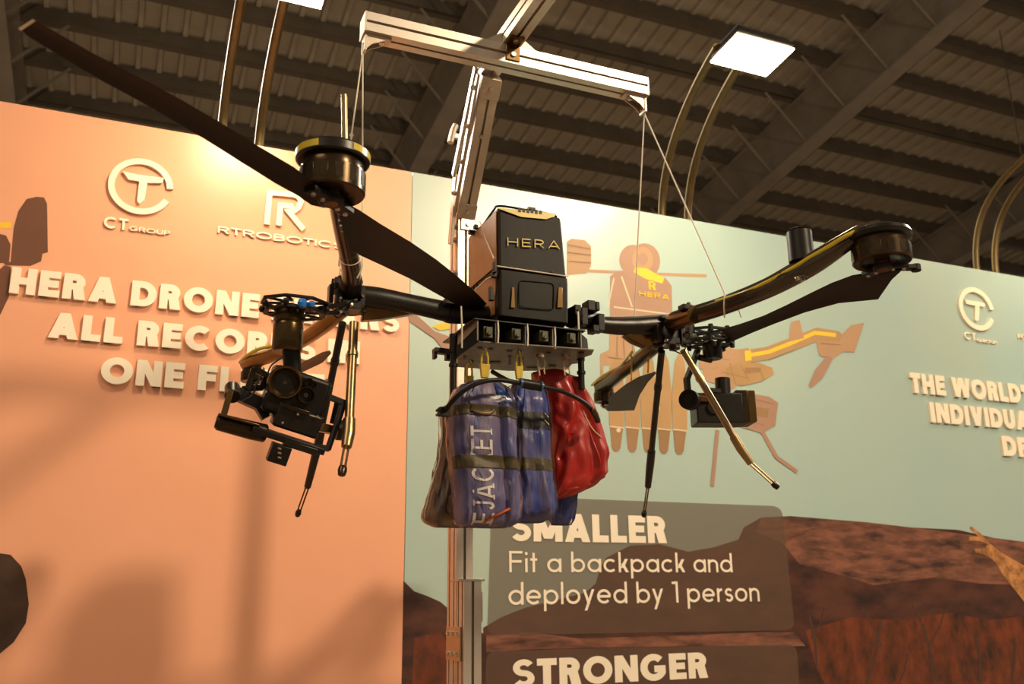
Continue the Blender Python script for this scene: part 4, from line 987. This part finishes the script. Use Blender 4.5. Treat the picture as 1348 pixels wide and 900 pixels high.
# ================================================================== LIFE-JACKET BAGS
def interp(rows, y):
    if y <= rows[0][0]: return rows[0][1:]
    for a, b in zip(rows, rows[1:]):
        if y <= b[0]:
            t = (y-a[0])/(b[0]-a[0]); t = t*t*(3-2*t)*.35+t*.65
            return tuple(p+(r-p)*t for p, r in zip(a[1:], b[1:]))
    return rows[-1][1:]
class Bag:
    def __init__(s, rows, nd, seed=0, fold=.0035, e=.62, ridges=()): s.rows = rows; s.nd = nd; s.seed = seed; s.fold = fold; s.e = e; s.ridges = ridges
    def sec(s, y):
        xl, xr, d = interp(s.rows, y); c = K((xl+xr)/2, y, s.nd); return c, (xr-xl)/2*S(c), d
    def pt(s, y, phi, extra=0):
        c, hw, d = s.sec(y); co, si = math.cos(phi), math.sin(phi); e = s.e
        cx = math.copysign(abs(co)**e, co); sx = math.copysign(abs(si)**e, si)
        z = c.z*14
        n1 = noise.noise(Vector((co*1.9, si*1.9, z*.55+s.seed*3))); n2 = noise.noise(Vector((co*4.5, si*4.5, z*1.5+s.seed*7)))
        w_ = s.fold*((1-3*abs(n1))*1.3 + (1-3.2*abs(n2))*.55)
        rg = 0
        if si < 0:
            xl, xr, _ = interp(s.rows, y); px = (xl+xr)/2+cx*(xr-xl)/2
            for pts, wd, amp in s.ridges:
                dm = 1e9
                for a, b in zip(pts, pts[1:]):
                    ax, ay, bx, by = *a, *b; L = (bx-ax)**2+(by-ay)**2; t = max(0, min(1, ((px-ax)*(bx-ax)+(y-ay)*(by-ay))/L))
                    dm = min(dm, math.hypot(px-ax-t*(bx-ax), y-ay-t*(by-ay)))
                rg += amp*math.exp(-(dm/wd)**2)
        k = min(1, hw/.02)
        return c + UA*cx*(hw+(w_+extra)*k*.6) + NA*(sx*(d+(w_+extra)*k) - rg*k)
    def front(s, f, y, extra):
        co = min(abs(f), .99)**(1/s.e); phi = -math.acos(co) if f > 0 else -math.pi+math.acos(co)
        return s.pt(y, phi, extra)
    def fpx(s, x, y, extra=.002):
        xl, xr, d = interp(s.rows, y); return s.front((x-(xl+xr)/2)/((xr-xl)/2), y, extra)
    def mesh(s, y0, y1, ny, n=64, extra=0, caps=True):
        mb = MB(); mb.loft([[s.pt(y0+(y1-y0)*i/ny, 2*math.pi*k/n, extra) for k in range(n)] for i in range(ny+1)], caps); return mb
def clear_plastic():
    M = bpy.data.materials.new('clear_plastic_film'); M.use_nodes = True; nt = M.node_tree
    for n_ in list(nt.nodes): nt.nodes.remove(n_)
    out = nt.nodes.new('ShaderNodeOutputMaterial'); mx = nt.nodes.new('ShaderNodeMixShader'); tr = nt.nodes.new('ShaderNodeBsdfTransparent'); gl = nt.nodes.new('ShaderNodeBsdfGlossy')
    tr.inputs[0].default_value = (.97, .96, .95, 1); gl.inputs['Roughness'].default_value = .22; gl.inputs[0].default_value = (1, 1, 1, 1)
    lw = nt.nodes.new('ShaderNodeLayerWeight'); lw.inputs[0].default_value = .16
    tc = nt.nodes.new('ShaderNodeTexCoord'); no = nt.nodes.new('ShaderNodeTexNoise'); no.inputs['Scale'].default_value = 16; no.inputs['Detail'].default_value = 2; no.inputs['Distortion'].default_value = 1.0
    bp = nt.nodes.new('ShaderNodeBump'); bp.inputs['Strength'].default_value = .45; bp.inputs['Distance'].default_value = .008
    nt.links.new(tc.outputs['Object'], no.inputs['Vector']); nt.links.new(no.outputs[0], bp.inputs['Height'])
    nt.links.new(bp.outputs[0], gl.inputs['Normal']); nt.links.new(bp.outputs[0], lw.inputs['Normal'])
    nt.links.new(lw.outputs['Fresnel'], mx.inputs[0]); nt.links.new(tr.outputs[0], mx.inputs[1]); nt.links.new(gl.outputs[0], mx.inputs[2]); nt.links.new(mx.outputs[0], out.inputs[0])
    return M
film = clear_plastic()
jack = mat('bagged_blue_fabric', (.075, .080, .24), .45, 0, col2=(.26, .20, .27), scale=8, stretch=(3, 3, .6), bump=.5, bscale=45)
jackb = mat('bagged_deep_blue_fabric', (.010, .045, .30), .45, 0, col2=(.14, .12, .20), scale=11, stretch=(3, 3, .5), bump=.5, bscale=45)
jackt = mat('bagged_tan_fabric', (.24, .15, .075), .5, 0, col2=(.020, .020, .05), scale=12, stretch=(2, 2, .6), bump=.5, bscale=40)
olive = mat('olive_strap', (.085, .065, .025), .5, 0, var=.3, scale=40, bump=.2)
txt = mat('white_jacket_print', (.82, .78, .76), .45, 0, var=.1, scale=60)
redm = mat('red_gloss_fabric', (.42, .012, .007), .42, 0, col2=(.30, .008, .005), scale=8, bump=.25, bscale=30, coat=.2)
G1 = 'life jackets in clear bags under the drone'
bA = Bag([(500, 634, 640, .010), (503, 622, 654, .026), (512, 602, 668, .040), (528, 594, 675, .048), (550, 591, 677, .050), (580, 592, 677, .050), (620, 597, 680, .052), (655, 600, 682, .054), (678, 600, 682, .052), (688, 601, 678, .044), (694, 606, 668, .022)], 2.13, 1, .0035, .62, (([(650, 505), (652, 560), (655, 620), (659, 690)], 4, -.016), ([(664, 540), (668, 620), (671, 680)], 4, .006), ([(600, 600), (640, 612), (676, 606)], 5, -.006), ([(598, 545), (676, 545)], 5, -.005)))
# layered from the back
bB = Bag([(535, 586, 598, .012), (545, 584, 604, .030), (575, 583, 612, .034), (600, 580, 614, .036), (630, 573, 616, .040), (660, 564, 618, .044), (680, 559, 618, .046), (688, 562, 618, .036), (694, 575, 614, .014)], 2.27, 2, .005)
o = bB.mesh(535, 694, 40).obj('bagged_life_jacket', jackt, None, sharp=80); tag(o, 'tan and navy life jacket in clear bag, leftmost behind the lettered one', 'life jacket', G1)
bB_f = Bag([(y, xl-2, xr+2, d+.006) for y, xl, xr, d in bB.rows], bB.nd, bB.seed+.5, .004, .58); bB_f.mesh(535, 694, 40).obj('clear_bag', film, o, sharp=80)
mb = MB(); mb.tube([bB.pt(545+i*6, math.pi, .002) for i in range(24)], .0022, 6); mb.obj('bag_seam', whites, o)
bC = Bag([(503, 684, 700, .012), (508, 674, 714, .030), (530, 668, 717, .046), (560, 668, 719, .048), (600, 668, 721, .048), (640, 670, 725, .050), (668, 670, 727, .050), (680, 674, 724, .040), (688, 684, 710, .014)], 2.20, 3, .004, .62, (([(688, 510), (692, 600), (698, 680)], 5, -.010), ([(704, 575), (708, 640), (714, 675)], 4, .006)))
o = bC.mesh(503, 688, 40).obj('bagged_life_jacket', jackb, None, sharp=80); tag(o, 'deep blue life jacket in clear bag between the lettered one and red bag', 'life jacket', G1)
bC_f = Bag([(y, xl-2, xr+2, d+.006) for y, xl, xr, d in bC.rows], bC.nd, bC.seed+.5, .004, .58); bC_f.mesh(503, 688, 40).obj('clear_bag', film, o, sharp=80)
bC.mesh(546, 568, 6, extra=.0015).obj('webbing_strap', mat('black_strap', (.02, .02, .025), .5, 0, var=.3, scale=60, bump=.2), o); bC.mesh(606, 621, 5, extra=.0015).obj('webbing_strap', olive, o)
mb = MB()
for (f, y0, y1) in ((.55, 547, 552), (.5, 556, 562)): mb.tube([bC.front(f, y0, .005), bC.front(f+.2, y1, .005)], .0015, 6)
mb.obj('strap_stitching', whites, o)
bD = Bag([(610, 722, 750, .02), (640, 722, 757, .035), (665, 722, 755, .036), (682, 724, 751, .030), (691, 727, 748, .012)], 2.36, 4)
o = bD.mesh(610, 691, 20).obj('bagged_life_jacket', jackb, None, sharp=80); tag(o, 'small blue life jacket in clear bag showing below the red bag', 'life jacket', G1)
bD_f = Bag([(y, xl-2, xr+2, d+.006) for y, xl, xr, d in bD.rows], bD.nd, bD.seed+.5, .004, .58); bD_f.mesh(610, 691, 40).obj('clear_bag', film, o, sharp=80)
o = bA.mesh(500, 694, 60, 72).obj('bagged_life_jacket', jack, None, sharp=80); tag(o, 'front lilac-blue life jacket in clear bag with vertical white lettering', 'life jacket', G1)
bA_f = Bag([(y, xl-2, xr+2, d+.006) for y, xl, xr, d in bA.rows], bA.nd, bA.seed+.5, .004, .58); bA_f.mesh(500, 694, 40).obj('clear_bag', film, o, sharp=80)
ba = o
bA.mesh(538, 551, 5, 72, .0030).obj('webbing_strap', olive, o); bA.mesh(603, 619, 5, 72, .0030).obj('webbing_strap', olive, o)
# blue flap on its shoulder and buckle
mb = MB(); q3 = [(640+ (662-640)*0, 0)]
fl = [(.30, 506), (.62, 508), (.86, 520), (.84, 531), (.55, 533), (.38, 526)]
cpt = bA.front(.6, 519, .008); vs = [mb.V(bA.front(f, y, .006)) for f, y in fl]; cv = mb.V(cpt)
for i in range(len(vs)): mb.face([vs[i], vs[(i+1) % len(vs)], cv], True)
mb.obj('blue_flap', mat('bright_blue_flap', (.02, .10, .42), .3, 0, var=.3, scale=40, coat=.5), o)
mb = MB(); mb.tube(crs([bA.front(f, y, .006) for f, y in ((-.55, 545), (-.3, 549), (0, 549), (.12, 544))], 5), .004, 8); mb.obj('buckle', goldm, o)
# white lettering, running upwards on the curved front
lay, tot = layout('EJACKET', .135, .95, .18, True)
mb = MB(); yb, yt = 690, 566
def tf(a, b, f):
    y = yb-(yb-yt)*a/tot; xr_, xl_ = 637, 609
    xl, xr, d = interp(bA.rows, y); sh_ = (y-566)*.03
    px = xr_-(xr_-xl_)*b+sh_; fr = (px-(xl+xr)/2)/((xr-xl)/2)
    return bA.front(fr, y, .0014)
for ch, x, P in lay:
    if ch == 'K':  # mostly under the strap
        pass
    P2 = []
    for kind, L, R in P:                                   # subdivide straight strokes so they follow the fabric
        L2, R2 = [], []
        for i in range(len(L)-1):
            for k in range(4): L2.append(L[i].lerp(L[i+1], k/4)); R2.append(R[i].lerp(R[i+1], k/4))
        L2.append(L[-1]); R2.append(R[-1])
        if kind == 'c':
            L2.append(L[0]); R2.append(R[0])
        P2.append(('o', L2, R2))
    pieces_to(mb, P2, lambda a, b, f, x=x: tf(x+a, b, f))
mb.obj('lettering', txt, o)
mb = MB(); mb.tube(crs([bA.front(f, y, .004) for f, y in ((-.30, 690), (-.05, 683), (.25, 676), (.48, 671))], 5), .0030, 8); mb.obj('orange_cord', mat('orange_cord', (.75, .16, .03), .5, 0, var=.2, scale=50), o)
# red bag
bR = Bag([(488, 715, 732, .012), (492, 700, 745, .034), (500, 702, 758, .048), (515, 706, 768, .056), (540, 712, 779, .060), (570, 717, 792, .064), (600, 718, 799, .066), (622, 720, 797, .062), (638, 721, 783, .050), (650, 722, 760, .032), (656, 726, 738, .012)], 2.27, 5, .004, .75, (([(728, 492), (738, 520), (738, 548), (724, 581)], 8, .020), ([(752, 500), (764, 540), (776, 580), (783, 626)], 6, .016), ([(742, 510), (748, 545), (740, 575), (728, 605)], 5, -.016), ([(712, 500), (720, 520), (722, 545)], 4, .012), ([(766, 515), (780, 560), (793, 600)], 4, .010), ([(760, 545), (766, 590), (770, 640)], 5, -.010), ([(735, 640), (765, 632), (790, 622)], 4, .006)))
o = bR.mesh(488, 656, 44, 60).obj('red_bag', redm, None, sharp=80); tag(o, 'red glossy fabric bag hanging at the right of the life jackets', 'bag')
def tube_on(bag, pts, r, m, nm, par):
    mb = MB(); mb.tube(crs([bag.front(f, y, .001) for f, y in pts], 6), r, 8); return mb.obj(nm, m, par)
for nm, mm, rad, pts in (('pale_tape', mat('pale_tape', (.62, .42, .28), .6, 0, var=.1), .0032, [(752, 508), (764, 522), (774, 538), (784, 557)]),
                         ('pale_tape', None, .0022, [(756, 545), (765, 566), (776, 580)]), ('fabric_piping', redm, .0030, [(757, 545), (766, 580), (776, 610), (779, 632)]),
                         ('fabric_piping', redm, .0035, [(722, 648), (745, 645), (770, 638), (788, 628)])):
    mb = MB(); mb.tube(crs([bR.fpx(x, y, .001) for x, y in pts], 6), rad, 8); mb.obj(nm, mm or MATS['pale_tape'], o)
# black tube handle hoop in front of the bags
hoop = [K(584, 543, 2.10), K(592, 532, 2.07), K(608, 516, 2.045), K(630, 504, 2.035), K(656, 500, 2.035), K(690, 505, 2.05), K(715, 509, 2.06), K(740, 515, 2.07), K(765, 527, 2.09), K(780, 540, 2.12), K(786, 550, 2.14)]
hb_ = thing('black_hoop', 'black bent tube hoop passing across the front of the hanging bags', 'tube', hoop[4])
mb = MB(); mb.tube(crs(hoop, 6), .0058, 12); mb.obj('tube', blackm, hb_)
mb = MB(); mb.tube([K(686, 504, 2.05), K(700, 506.5, 2.05), K(711, 508.5, 2.055)], .0125, 16); cp = mb.obj('coupling', blackm, hb_, bevel=.002)
for x in (685, 712):
    mb = MB(); mb.tube([K(x-1, 504+(x-685)*.16, 2.05), K(x+1.5, 504.4+(x-685)*.16, 2.05)], .0132, 16); mb.obj('blue_collar', mat('dull_blue_collar', (.03, .10, .20), .4, 0, var=.2), cp)
mb = MB(); c = K(584, 542, 2.10); mb.box(c, (.026, .02, .022)); mb.box(c-UA*.014+ZA*.004, (.006, .024, .006)); mb.box(c-UA*.014-ZA*.007, (.006, .024, .006)); mb.obj('end_clip', blackm, hb_, bevel=.001)
mb = MB(); c = K(784, 548, 2.135); mb.tube([K(778, 538, 2.11), K(783, 545, 2.13), K(787, 554, 2.15)], [.008, .009, .008], 12); mb.obj('end_fitting', gunm, hb_)
mb = MB(); mb.tube(crs([K(648, 489, 2.2), K(660, 496, 2.16), K(672, 502, 2.1), K(684, 504, 2.06)], 5), .0060, 10); mb.obj('tube', blackm, hb_)
# yellow release clips
for i, (x, y0, y1, wd_, nd, lab) in enumerate(((618, 478, 512, 11, 2.26, 'yellow hook clip hanging behind the black rod, leftmost of three'), (638, 462, 497, 14, 2.16, 'yellow hook clip above the lettered life jacket'), (683, 466, 499, 11, 2.17, 'yellow hook clip above the deep blue life jacket'))):
    t = thing('yellow_clip', lab, 'clip', K(x, y1, nd), 'yellow clips holding the bags')
    qq = S(K(x, y0, nd)); mb = MB(); ym_ = y0+(y1-y0)*.5
    mb.box(K(x, (ym_+y1)/2, nd), (wd_*qq, .012, (y1-ym_)*qq*1.05), (UA, NA, -ZA), .72); mb.obj('clip_body', yclip, t, bevel=.0015)
    for k in (-1, 1):
        mb = MB(); mb.tube([K(x+k*wd_*.32, ym_+1, nd), K(x+k*wd_*.30, (y0+ym_)/2, nd), K(x+k*wd_*.16, y0, nd)], .0032, 8); mb.obj('clip_prong', yclip, t)
    mb = MB(); mb.tube([K(x-2, y0, nd), K(x, y0-5, nd), K(x+3, y0-1, nd)], .0020, 6); mb.obj('pin', steel, t)

# ================================================================== SUSPENSION CORDS
def cord(label, pts, r=.0022, knots=()):
    t = MB(); t.tube(pts, r, 8)
    for k in knots: t.lathe(k, ZA, [(0, -.006), (.005, -.003), (.005, .003), (0, .006)], 10)
    o = t.obj('suspension_cord', whites); return tag(o, label, 'cord', 'white cords holding up the drone')
bL = uni(ul-.002, nb, hb-.085); bR_ = uni(ur+.002, nb, hb-.085)
cord('white cord hanging straight down from the left bracket past the motor', [bL+ZA*.03, bL, PH(477, 352, .78), PH(470, 366, .755)])
cord('slanting white cord with a knot, left of the straight one at the left motor', [bL+ZA*.03, bL, K(463, 176, nb-.06), PH(446, 350, .78)], knots=[K(463, 178, nb-.06)])
nf = (PH(833, 466, .71)-CAM).dot(NA)
cord('near-vertical white cord from the right bracket to the rear right arm', [bR_+ZA*.03, bR_, K(841, 290, (nb+nf)/2), PH(833, 466, .73)])
cord('long slanting white cord from the right bracket to the front right arm', [bR_+ZA*.03, bR_, K(954, 386, A_[2].dot(NA)-.03), K(953, 402, A_[2].dot(NA)-.035), K(954, 418, A_[2].dot(NA)-.01)])
cord('short loop of white cord wrapped round the front right arm', [K(956, 386, A_[2].dot(NA)-.026), K(970, 400, A_[2].dot(NA)-.036), K(976, 418, A_[2].dot(NA)-.03)], .0018)
